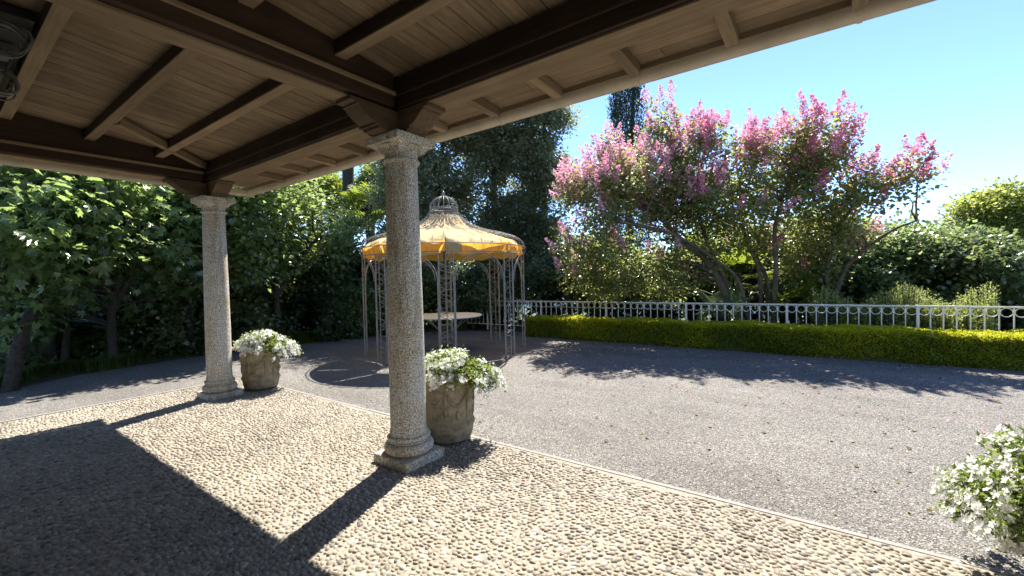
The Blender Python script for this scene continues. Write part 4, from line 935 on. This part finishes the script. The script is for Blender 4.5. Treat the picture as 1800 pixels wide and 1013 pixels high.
tree('glossy_tree', g0((-8.44, 2.93, -0.12)), [([g0((-8.44, 2.93, -0.12)), (-8.42, 2.97, 0.97), (-8.43, 2.96, 2.13), (-8.38, 3.06, 3.29)], 0.09, 0.04), ([(-8.42, 2.97, 1.26), (-8.26, 3.72, 2.44), (-8.06, 4.45, 3.40)], 0.06, 0.02)],
     [((-8.11, 2.20, 3.11), 0.95), ((-8.16, 2.83, 3.67), 1.0), ((-8.23, 3.57, 3.25), 0.85), ((-8.23, 2.42, 2.39), 0.8), ((-8.21, 4.01, 2.68), 0.8), ((-8.25, 1.86, 3.81), 1.0), ((-8.33, 3.16, 2.71), 0.7), ((-8.56, 2.16, 1.85), 0.6)],
     leaf_mat('leaf_yellowish', [(0.07, 0.11, 0.035), (0.125, 0.18, 0.06), (0.22, 0.27, 0.09)], 0.48, (0.54, 0.68, 0.2), 0.27, 1.0), 'leafy tree with sunlit yellow green crown behind the far corner column', 'tree', n=480, per=30, size=0.12, spread=0.42, seed=63, zmax=4.5, aspect=0.4, thr=-0.5, nl=80)
tree('camellia_tree', g0((-9.46, 5.60, -0.40)), [([g0((-9.46, 5.60, -0.40)), (-9.48, 5.58, 1.14), (-9.51, 5.53, 2.59), (-9.40, 5.69, 3.49)], 0.09, 0.04)],
     [((-9.60, 5.38, 2.59), 1.1), ((-9.13, 6.09, 2.59), 0.9), ((-9.71, 5.21, 1.16), 1.0), ((-9.32, 5.81, 2.77), 0.8), ((-8.82, 6.51, 2.40), 0.9), ((-10.19, 4.77, 2.06), 0.9)],
     L_dark, 'dark glossy tree with glinting leaves left of the gazebo', 'tree', n=640, per=46, size=0.078, spread=0.28, seed=64, aspect=0.45, thr=-0.5, nl=60)
shrub('camellia_shrub', 'rounded glossy shrub standing at the left legs of the gazebo', (-8.11, 5.28, -0.18), [((-8.13, 5.24, 1.25), (0.7, 0.7, 0.9)), ((-7.92, 5.71, 2.08), (0.6, 0.6, 0.8)), ((-8.26, 4.88, 0.68), (0.7, 0.7, 0.5)), ((-7.94, 5.67, 0.46), (0.6, 0.6, 0.5))], L_mid, 65, n=520, per=48, size=0.075)
for i, (c, lab) in enumerate((((-11.10, 1.52, 1.32), 'dark bush deep in shade between the fig trunk and the far column'), ((-10.90, 2.77, 0.94), 'dark bush deep in shade directly behind the far corner column'), ((-10.68, 4.27, 1.02), 'dark bush deep in shade behind the slim trunk above the far pot'), ((-8.85, 4.31, 0.55), 'low dark bush behind the bed left of the gazebo'))):
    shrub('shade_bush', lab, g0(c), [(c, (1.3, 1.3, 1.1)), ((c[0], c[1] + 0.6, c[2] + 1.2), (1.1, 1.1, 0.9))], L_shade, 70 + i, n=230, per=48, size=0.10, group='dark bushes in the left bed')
for i, (p, q, r0, lab) in enumerate((((-9.54, -0.73, 0.04), (-9.51, -0.53, 2.46), 0.07, 'dark straight tree trunk left of the fig trunk'), ((-9.87, 0.71, -0.11), (-9.87, 0.72, 2.68), 0.10, 'dark tree trunk right of the fig trunk'), ((-9.76, 2.93, -0.14), (-9.75, 2.95, 2.81), 0.10, 'dark tree trunk just right of the far corner column'))):
    c = (q[0], q[1], q[2] + 0.9)
    tree('shade_tree', g0(p), [([g0(p), ((p[0] + q[0]) / 2, (p[1] + q[1]) / 2, q[2] * 0.5), q], r0, r0 * 0.6)], [(c, (1.3, 1.3, 1.0)), ((c[0], c[1] + 0.8, c[2] + 0.9), (1.2, 1.2, 0.9))], L_shade, lab, 'tree', n=70, per=40, size=0.11, spread=0.32, zmax=4.3, seed=80 + i, nl=24, group='trees with dark trunks in the left bed')

# right side shrubs and tree
for i, (bl, lab, mt) in enumerate((([((2.78, 10.92, 1.67), (1.1, 1.0, 0.9)), ((2.41, 11.31, 2.28), 0.8)], 'dense green shrub behind the pink tree stems', L_mid), ([((3.81, 11.49, 1.78), (1.2, 1.0, 0.85)), ((3.49, 11.71, 2.01), 0.7), ((4.08, 10.87, 1.49), 0.8)], 'large dense green shrub under the right branch of the pink tree', L_mid),
                               ([((4.79, 11.80, 1.77), (1.2, 1.0, 0.75)), ((4.60, 11.92, 2.03), 0.65), ((4.84, 10.78, 1.22), 0.7)], 'large glossy shrub between pink tree and pale tree', L_mid), ([((5.31, 10.91, 1.64), (0.9, 0.9, 0.6)), ((5.55, 10.86, 1.33), (0.8, 0.8, 0.5))], 'glossy shrub with pale glints in front of the pale green tree', L_dark),
                               ([((6.26, 12.15, 0.97), (1.5, 1.0, 0.6)), ((6.81, 12.01, 0.98), (1.5, 1.0, 0.6))], 'low dark shrub under the pale green tree at the right edge', L_dark), ([((-2.69, 10.12, 1.67), (1.0, 0.9, 0.9)), ((-1.46, 10.17, 1.47), (0.9, 0.8, 0.7))], 'green shrub under the left side of the pink tree', L_mid),
                               ([((-0.29, 10.94, 1.61), (1.1, 1.0, 0.9)), ((0.69, 11.94, 2.09), (1.1, 1.0, 0.9))], 'green shrub behind the forked stems of the pink tree', L_mid), ([((1.84, 12.08, 1.71), (1.0, 1.0, 1.0))], 'dark shrub behind the straight stem of the pink tree', L_dark))):
    c = bl[0][0]; shrub('garden_shrub', lab, g0(c), bl, mt, 90 + i, n=380, per=44, size=0.088, group='shrubs beyond the railing', thr=-0.7)
tree('pale_green_tree', g0((7.12, 15.02, 0.17), -0.4), [([g0((7.12, 15.02, 0.17), -0.4), (7.07, 15.04, 1.40), (6.92, 15.07, 2.49)], 0.14, 0.05), ([(7.10, 15.03, 1.25), (6.61, 15.14, 2.20), (6.15, 15.02, 2.71)], 0.06, 0.03), ([(7.10, 15.03, 1.40), (7.49, 14.93, 2.28)], 0.06, 0.03)],
     [((6.42, 14.97, 2.92), (0.95, 0.9, 0.55)), ((7.07, 15.04, 2.94), (1.0, 1.0, 0.65)), ((6.04, 15.04, 2.72), (0.5, 0.6, 0.45)), ((6.87, 15.08, 3.35), (0.5, 0.6, 0.4)), ((7.67, 14.88, 3.00), (1.1, 1.1, 0.9)), ((7.31, 15.39, 1.55), (0.9, 0.9, 0.35)), ((6.35, 15.19, 3.59), (0.28, 0.3, 0.4))],
     leaf_mat('leaf_pale_tree', [(0.14, 0.18, 0.05), (0.23, 0.27, 0.07), (0.34, 0.36, 0.10)], 0.5, (0.64, 0.70, 0.16), 0.5, 0.3), 'pale yellow green tree at the right edge beyond the shrubs', 'tree', n=480, per=34, size=0.085, spread=0.36, seed=101, thr=-0.6, nl=60)
# weeping conifer far behind
def conifer():
    b = (-6.26, 21.83, 0.44); r = np.random.default_rng(111); root = empty('weeping_conifer', g0(b, -1.3)); tag(root, 'tall narrow drooping dark conifer between the evergreens and the pink tree', 'tree')
    top = (-5.74, 22.03, 14.97); MB().tube([g0(b, -1.3), (b[0], b[1], 6), top], [0.3, 0.2, 0.03], 8, cap=False).build('trunk', M['bark'], root, smooth=True)
    n = 420; z = r.uniform(1.5, top[2], n); w = 0.35 + 1.5 * ((top[2] - z) / top[2]) ** 0.6 * r.uniform(0.5, 1.1, n); a = r.uniform(0, 6.28, n)
    P = np.stack([b[0] + w * np.cos(a) * 0.85, b[1] + w * np.sin(a) * 0.85, z - 0.25 * w], -1); per = 60
    pos = np.repeat(P, per, 0) + r.normal(0, 1, (n * per, 3)) * np.array([0.17, 0.17, 0.42]); pos[:, 2] -= 0.2
    d = nrm(r.normal(0, 0.35, pos.shape) + np.array([0, 0, -1])); L = r.uniform(0.10, 0.22, len(pos)); V, F = instance(LEAF, pos, d, nrm(r.normal(size=pos.shape)), L, L * 0.3, L)
    npmesh('crown', V, F, L_con, root, np.repeat(np.clip(np.repeat(r.normal(0.5, 0.2, n), per) + r.normal(0, 0.12, len(pos)), 0, 1), 2))
conifer()

# tall trunks and sunlit trees seen through the gap left of the nearest column
tree('tall_pine', g0((-15.47, 9.57, -1.21)), [([g0((-15.47, 9.57, -1.21)), (-15.40, 9.67, 2.83), (-15.34, 9.76, 6.86), (-15.23, 9.92, 10.88), (-15.22, 9.94, 14.33)], 0.32, 0.2)], [((-15.93, 8.83, 13.03), (2.2, 2.2, 1.2)), ((-14.18, 11.34, 14.07), (2.2, 2.2, 1.2)), ((-15.08, 10.14, 15.97), (2.6, 2.6, 1.4))], L_con, 'tall dark pine trunk in the gap left of the nearest column', 'tree', n=200, per=50, size=0.16, spread=0.5, seed=121, nl=50)
tree('tall_pine', g0((-18.90, 9.69, -1.45)), [([g0((-18.90, 9.69, -1.45)), (-18.84, 9.80, 3.01), (-18.76, 9.94, 7.45), (-18.74, 9.97, 12.46)], 0.28, 0.18)], [((-19.29, 8.97, 13.68), (2.2, 2.2, 1.2)), ((-18.50, 10.38, 14.60), (2.2, 2.2, 1.2))], L_con, 'second dark pine trunk further left in the gap', 'tree', n=150, per=50, size=0.16, spread=0.5, seed=122, nl=40)
tree('sunlit_tree', g0((-25.21, 14.74, -2.51)), [([g0((-25.21, 14.74, -2.51)), (-25.09, 14.94, 5.47), (-25.05, 15.01, 8.25)], 0.25, 0.1)], [((-25.25, 14.68, 7.64), 1.6), ((-26.38, 14.74, 8.60), 1.4), ((-24.81, 15.39, 7.08), 1.5), ((-27.10, 13.45, 7.91), 1.8)], L_lime, 'sunlit yellow green tree far behind the left pine trunk', 'tree', n=420, per=40, size=0.18, spread=0.5, seed=123, nl=40)
tree('sunlit_tree', g0((-23.73, 16.96, -2.70)), [([g0((-23.73, 16.96, -2.70)), (-23.59, 17.14, 5.52), (-23.54, 17.21, 8.39)], 0.25, 0.1)], [((-23.66, 17.05, 8.17), 1.3), ((-23.23, 17.62, 8.82), 1.2), ((-23.91, 16.70, 6.94), 1.5), ((-22.70, 18.29, 7.82), 1.4)], L_lime, 'sunlit yellow green tree far behind, touching the nearest column', 'tree', n=420, per=40, size=0.18, spread=0.5, seed=124, nl=40)

# palms
def fan_palm(label, base, h, R, nf, seed, mat=None, spread_el=(-0.3, 1.1)):
    r = np.random.default_rng(seed); root = empty('fan_palm', g0(base)); tag(root, label, 'palm', 'fan palms among the shrubs')
    c = np.array([base[0], base[1], h]); tm = MB(); tm.tube([(base[0], base[1], -0.05), (base[0] + 0.03, base[1], h * 0.5), tuple(c)], [0.09, 0.08, 0.07], 8, cap=False)
    VV = []; FF = []; TT = []; b = 0
    for i in range(nf):
        a = r.uniform(0, 6.28); el = r.uniform(*spread_el); d = np.array([math.cos(a) * math.cos(el), math.sin(a) * math.cos(el), math.sin(el)])
        st = R * r.uniform(0.45, 0.7); e = c + d * st + np.array([0, 0, -0.06 * st]); tm.tube([tuple(c), tuple((c + e) / 2 + np.array([0, 0, 0.03])), tuple(e)], 0.008, 4, cap=False)
        sd_ = nrm(np.cross(d, np.array([0, 0, 1.0]) + r.normal(0, 0.25, 3))); nn = np.cross(sd_, d); L = R * r.uniform(0.5, 0.75)
        for k in range(17):
            th = math.radians(-105 + 210 * k / 16); dr = d * math.cos(th) + sd_ * math.sin(th); side = -d * math.sin(th) + sd_ * math.cos(th); w = L * 0.055
            p0 = e; p1 = e + dr * L * 0.6 + nn * 0.02 * L; p2 = e + dr * L * (0.9 + r.uniform(-0.08, 0.1)) - np.array([0, 0, 0.16 * L])
            VV += [p0, p1 + side * w, p1 - side * w, p2]; FF += [(b, b + 1, b + 2), (b + 1, b + 3, b + 2)]; t = float(np.clip(r.normal(0.5, 0.2), 0, 1)); TT += [t, t]; b += 4
    tm.build('trunk', M['bark'], root, smooth=True); npmesh('crown', VV, FF, mat or L_lime, root, TT)
def feather_palm(label, base, h, R, nf, seed, mat=None):
    r = np.random.default_rng(seed); root = empty('feather_palm', g0(base)); tag(root, label, 'palm', 'feather palms in the left bed')
    c = np.array([base[0], base[1], h]); tm = MB(); tm.tube([(base[0], base[1], -0.05), tuple(c)], [0.14, 0.11], 8, cap=False); pos = []; dr = []; up = []; LL = []
    for i in range(nf):
        a = r.uniform(0, 6.28); el = r.uniform(0.35, 1.2); L = R * r.uniform(0.8, 1.1); pts = []
        for k in range(9):
            t = k / 8; hd = L * t * math.cos(el) * (1 + 0.15 * t); z = L * (t * math.sin(el) - 0.62 * t * t); pts.append(c + np.array([math.cos(a) * hd, math.sin(a) * hd, z]))
        tm.tube([tuple(q) for q in pts], [0.012 - 0.001 * k for k in range(9)], 4, cap=False); pts = np.array(pts)
        for k in range(34):
            t = 0.15 + 0.85 * k / 33; f = t * 8; j = min(int(f), 7); q = pts[j] + (pts[j + 1] - pts[j]) * (f - j); tg = nrm(pts[j + 1] - pts[j]); sd_ = nrm(np.cross(tg, np.array([0, 0, 1.0])))
            for s in (-1, 1): pos.append(q); dr.append(sd_ * s + tg * 0.55 + np.array([0, 0, -0.2])); up.append((0, 0, 1)); LL.append(R * 0.27 * math.sin(PI * min(1, 0.12 + 0.85 * t)) ** 0.6)
    tm.build('trunk', M['bark'], root, smooth=True); LL = np.array(LL); V, F = instance(LEAF, np.array(pos), np.array(dr), np.array(up, float), LL, LL * 0.12, LL * 0.3)
    npmesh('crown', V, F, mat or L_mid, root, np.repeat(np.clip(r.normal(0.55, 0.18, len(LL)), 0, 1), 2))
fan_palm('bright fan palm top above the shrubs left of the nearest column', (-10.43, 7.19, -0.58), 4.25, 0.95, 26, 131)
fan_palm('bright fan palm low between the pink tree stems', (1.20, 10.30, 0.37), 1.35, 1.0, 22, 132)
fan_palm('fan palm with spreading fronds right of the straight pink tree stem', (2.28, 9.40, 0.49), 0.75, 0.75, 22, 133)
fan_palm('fan palm glimpsed high left of the forked pink tree stems', (-0.01, 10.80, 0.29), 2.0, 0.85, 22, 134)
fan_palm('small fan palm beside the base of the pink tree trunk', (0.89, 8.63, 0.51), 0.65, 0.65, 18, 137, L_mid)
fan_palm('sunlit fan palm glimpsed between the dark trunks at the left', (-12.34, 0.11, 0.21), 0.85, 0.9, 24, 135)
fan_palm('shaded fan palm low at the left edge of the view', (-9.62, -1.41, 0.58), 1.5, 0.9, 20, 136, L_mid)
feather_palm('arching feather palm beside the leaning trunk at the left', (-9.77, -0.92, 0.05), 0.75, 1.25, 20, 138)
feather_palm('low feather palm between the two dark trunks at the left', (-10.27, -0.21, -0.12), 0.35, 1.1, 20, 139, L_lime)

# rosemary clumps just behind the railing
def rosemary(label, x0, x1, seed, n, hh):
    r = np.random.default_rng(seed); root = empty('rosemary_bush', ((x0 + x1) / 2, 8.6, -0.05)); tag(root, label, 'bush', 'upright bushes behind the railing')
    bx = r.uniform(x0, x1, n); by = r.uniform(8.3, 9.1, n); h = hh * r.uniform(0.72, 1.05, n) * (0.85 + 0.15 * np.sin(bx * 5)); lean = r.normal(0, 0.09, (n, 2)); per = 70; st = MB()
    for i in range(0, n, 2): st.tube([(bx[i], by[i], -0.05), (bx[i] + lean[i, 0], by[i] + lean[i, 1], h[i])], 0.006, 4, cap=False)
    st.build('stems', M['bark'], root)
    t = r.uniform(0.1, 1, (n, per)); base = np.stack([bx, by, np.zeros(n)], -1)[:, None] + np.stack([lean[:, 0], lean[:, 1], h], -1)[:, None] * t[..., None]; pos = base.reshape(-1, 3)
    d = r.normal(0, 1, pos.shape); d[:, 2] = np.abs(d[:, 2]) * 0.6 + 0.55; L = np.tile(r.uniform(0.035, 0.06, per), n) * (1.15 - 0.5 * t.ravel()); pos = pos + nrm(d * np.array([1, 1, 0])) * 0.012
    V, F = instance(LEAF, pos, d, nrm(r.normal(size=pos.shape)), L * 1.25, L * 0.45, L); ti = np.clip(0.3 + 0.5 * t.ravel() + r.normal(0, 0.14, len(pos)), 0, 1); npmesh('foliage', V, F, leaf_mat('leaf_rosemary', [(0.08, 0.12, 0.045), (0.20, 0.25, 0.08), (0.38, 0.42, 0.15)], 0.45, (0.6, 0.68, 0.18), 0.5, 0.3), root, np.repeat(ti, 2))
rosemary('upright light green bush behind the railing right of the pink tree', 2.75, 3.95, 141, 520, 1.2)
rosemary('upright light green bush behind the railing near its right end post', 3.98, 5.25, 142, 540, 1.27)

# ground cover along the left bed
def tufts(name, label, cat, pts, n, hgt, wid, seed, mat, kind=None, spread=0.3):
    r = np.random.default_rng(seed); P = np.array(pts, float); seg = np.linalg.norm(np.diff(P, axis=0), axis=1); cum = np.concatenate([[0], np.cumsum(seg)]); t = r.uniform(0, cum[-1], n)
    x = np.interp(t, cum, P[:, 0]); y = np.interp(t, cum, P[:, 1]); c = np.round(t / 0.16) * 0.16; cx_ = np.interp(c, cum, P[:, 0]); cy_ = np.interp(c, cum, P[:, 1]); off = np.abs(np.sin(c * 37.7)) * spread
    bx = cx_ - off + r.normal(0, 0.06, n); by = cy_ + r.normal(0, 0.07, n); a = r.uniform(0, 6.28, n); h = hgt * r.uniform(0.5, 1.1, n); ln = h * r.uniform(0.4, 1.0, n)
    p0 = np.stack([bx, by, np.full(n, -0.02)], -1); dv = np.stack([np.cos(a), np.sin(a), np.zeros(n)], -1); sv = np.stack([-np.sin(a), np.cos(a), np.zeros(n)], -1) * wid
    p1 = p0 + dv * (ln * 0.35)[:, None] + np.array([0, 0, 1]) * (h * 0.75)[:, None]; p2 = p0 + dv * ln[:, None] + np.array([0, 0, 1]) * (h * 0.8)[:, None]
    V = np.stack([p0 - sv, p0 + sv, p1 + sv, p1 - sv, p2], 1).reshape(-1, 3); b = (np.arange(n) * 5)[:, None]; F = np.concatenate([b + [0, 1, 2], b + [0, 2, 3], b + [3, 2, 4]], 1).reshape(-1, 3)
    o = npmesh(name, V, F, mat, tint=np.repeat(np.clip(r.normal(0.5, 0.2, n), 0, 1), 3)); tag(o, label, cat, kind=kind); return o
tufts('border_grass', 'low tufts of strappy border grass edging the left bed', 'grass', [(-6.95, -4.0), (-7.1, -3.0), (-7.5, -1.75), (-8.15, -0.8), (-8.35, 0.2), (-8.5, 1.3), (-8.3, 3.3), (-8.15, 4.2), (-7.75, 5.6), (-6.95, 6.95), (-5.7, 7.7)], 26000, 0.26, 0.006, 151, L_grass, 'stuff', 0.7)
tufts('border_grass_tuft', 'sunlit pale green grass clump beside the far flower pot', 'grass', [(-8.1, 2.95), (-7.95, 3.9)], 5200, 0.36, 0.006, 152, L_lime, None, 0.25)

# pale garden wall and lawn glimpsed between the left trunks
gw = MB(); gw.box(-17.6, -17.3, -6.0, 0.9, -0.05, 2.3)
wl = gw.build('garden_wall', M['plaster'], origin=(-17.45, -2.5, 0)); tag(wl, 'pale plastered garden wall glimpsed through the trees at the left', 'wall')
lm = MB(); lm.v = [(-13.2 + 3.4 * math.cos(a) * (1 + .1 * math.sin(3 * a)), -0.8 + 3.0 * math.sin(a), -0.004) for a in [2 * PI * i / 28 for i in range(28)]]; lm.f = [tuple(range(28))]
tag(lm.build('lawn', plain_mat('lawn_green', (0.08, 0.11, 0.025), 0.9, var=0.35, scale=25, bumpd=0.02)), kind='structure')
# far wood closing the view behind the garden
def far_wood():
    r = np.random.default_rng(161); n = 560; a = r.uniform(math.radians(-100), math.radians(-8), n); d = r.uniform(38, 62, n); z = r.uniform(0.0, 1, n) ** 0.8 * (4.2 + 2.0 * np.sin(a * 9) + 1.0 * np.sin(a * 23))
    P = np.stack([CAM.x + d * np.sin(a), CAM.y + d * np.cos(a), z - 0.3], -1); per = 80; pos = np.repeat(P, per, 0) + r.normal(0, 0.9, (n * per, 3)) * np.array([1, 1, 0.7]); L = r.uniform(0.25, 0.5, len(pos))
    V, F = instance(LEAF, pos, r.normal(size=pos.shape), nrm(r.normal(0, .5, pos.shape) + np.array([0, 0, 1])), L, L * 0.8, L)
    o = npmesh('far_wood', V, F, L_mid, tint=np.repeat(np.clip(np.repeat(r.normal(0.55, 0.2, n), per) + r.normal(0, 0.1, len(pos)), 0, 1), 2)); tag(o, 'mass of distant trees closing the garden behind the shrubs', 'wood', kind='stuff')
far_wood()
# dark understorey along the back of the garden
US = [((-8.6, 7.6), 'dark understorey bush at the back left of the gazebo'), ((-7.0, 9.2), 'dark understorey bush straight behind the gazebo'), ((-5.4, 10.6), 'dark understorey bush behind the right half of the gazebo'), ((-3.4, 11.6), 'dark understorey bush behind the left end of the railing'),
      ((-1.6, 12.2), 'dark understorey bush behind the left part of the pink tree'), ((0.4, 12.6), 'dark understorey bush behind the middle of the pink tree'), ((2.6, 13.0), 'dark understorey bush behind the right stems of the pink tree'), ((5.0, 13.2), 'dark understorey bush behind the glossy shrubs at the right'), ((-10.2, 5.4), 'dark understorey bush behind the camellia left of the gazebo'), ((-10.8, 2.9), 'dark understorey bush behind the trunk above the far pot'), ((7.4, 13.0), 'dark understorey bush at the far right behind the low shrub')]
for i, ((x, y), lab) in enumerate(US):
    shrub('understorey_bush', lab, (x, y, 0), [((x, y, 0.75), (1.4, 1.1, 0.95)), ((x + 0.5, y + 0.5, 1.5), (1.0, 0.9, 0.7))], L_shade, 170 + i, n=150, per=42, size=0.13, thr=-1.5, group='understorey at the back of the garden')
tree('loquat_tree', g0((-9.10, 1.23, -0.05)), [([g0((-9.10, 1.23, -0.05)), (-9.08, 1.30, 1.07), (-9.01, 1.18, 2.12), (-8.88, 0.93, 2.87)], 0.09, 0.04), ([(-9.08, 1.29, 1.20), (-8.91, 0.81, 2.11), (-8.76, 0.21, 2.68)], 0.06, 0.03)],
     [((-8.78, 0.92, 3.36), 1.1), ((-8.75, 0.24, 3.63), 1.1), ((-8.89, 1.25, 2.64), 0.9), ((-8.81, 0.41, 2.58), 0.9), ((-8.78, -0.38, 2.75), 0.9), ((-8.81, 1.16, 4.03), 1.0), ((-8.53, -0.72, 3.44), 1.0), ((-8.96, 1.36, 1.99), 0.55)],
     L_mid, 'tree with long glossy leaves glinting in the sun, left of the far corner column', 'tree', n=620, per=24, size=0.135, spread=0.42, seed=66, zmax=4.45, aspect=0.3, thr=-0.25, nl=90)
# low dark shrubs filling the left bed under the trees
LB = [((-10.40, -1.19, 0.50), 'low shrub under the leaning trunk at the left edge'), ((-10.56, 0.39, 0.29), 'low shrub behind the fig trunk'), ((-9.63, 0.84, 0.16), 'low shrub right of the fig trunk at the bed edge'), ((-10.00, 1.70, 0.16), 'low shrub half hidden by the far corner column'), ((-9.04, 2.56, 0.11), 'low shrub behind the far flower pot'), ((-12.30, -0.23, 0.82), 'shrub deep between the straight trunk and the fig trunk')]
for i, (c, lab) in enumerate(LB):
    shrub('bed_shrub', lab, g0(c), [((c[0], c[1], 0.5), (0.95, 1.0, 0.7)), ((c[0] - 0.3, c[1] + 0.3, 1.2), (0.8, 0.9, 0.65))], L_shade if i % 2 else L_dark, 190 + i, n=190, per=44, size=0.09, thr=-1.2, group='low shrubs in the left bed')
# fallen petals and dry leaves on the gravel
def litter(name, label, n, box, mat, sz, seed):
    r = np.random.default_rng(seed); x = r.uniform(box[0], box[1], n); y = box[3] - (r.uniform(0, 1, n) ** 1.6) * (box[3] - box[2]); pos = np.stack([x, y, np.full(n, 0.012)], -1); a = r.uniform(0, 6.28, n)
    d = np.stack([np.cos(a), np.sin(a), r.normal(0, 0.15, n)], -1); L = sz * r.uniform(0.6, 1.3, n); V, F = instance(LEAF, pos, d, nrm(r.normal(0, 0.25, pos.shape) + np.array([0, 0, 1])), L, L * 0.8, L)
    o = npmesh(name, V, F, mat, tint=np.repeat(r.uniform(0, 1, n), 2)); tag(o, label, 'litter', kind='stuff')
litter('fallen_petals', 'pink petals fallen on the gravel before the hedge', 1600, (-2.5, 5.5, 3.2, 7.05), L_flow, 0.022, 201)
litter('fallen_leaves', 'dry leaves scattered over the gravel and along the left bed', 700, (-8.0, 5.5, 0.9, 7.0), leaf_mat('leaf_dry', [(0.10, 0.06, 0.03), (0.20, 0.13, 0.06), (0.30, 0.24, 0.10)], 0.2, (0.3, 0.2, 0.08), 0.7, 0.2), 0.045, 202)
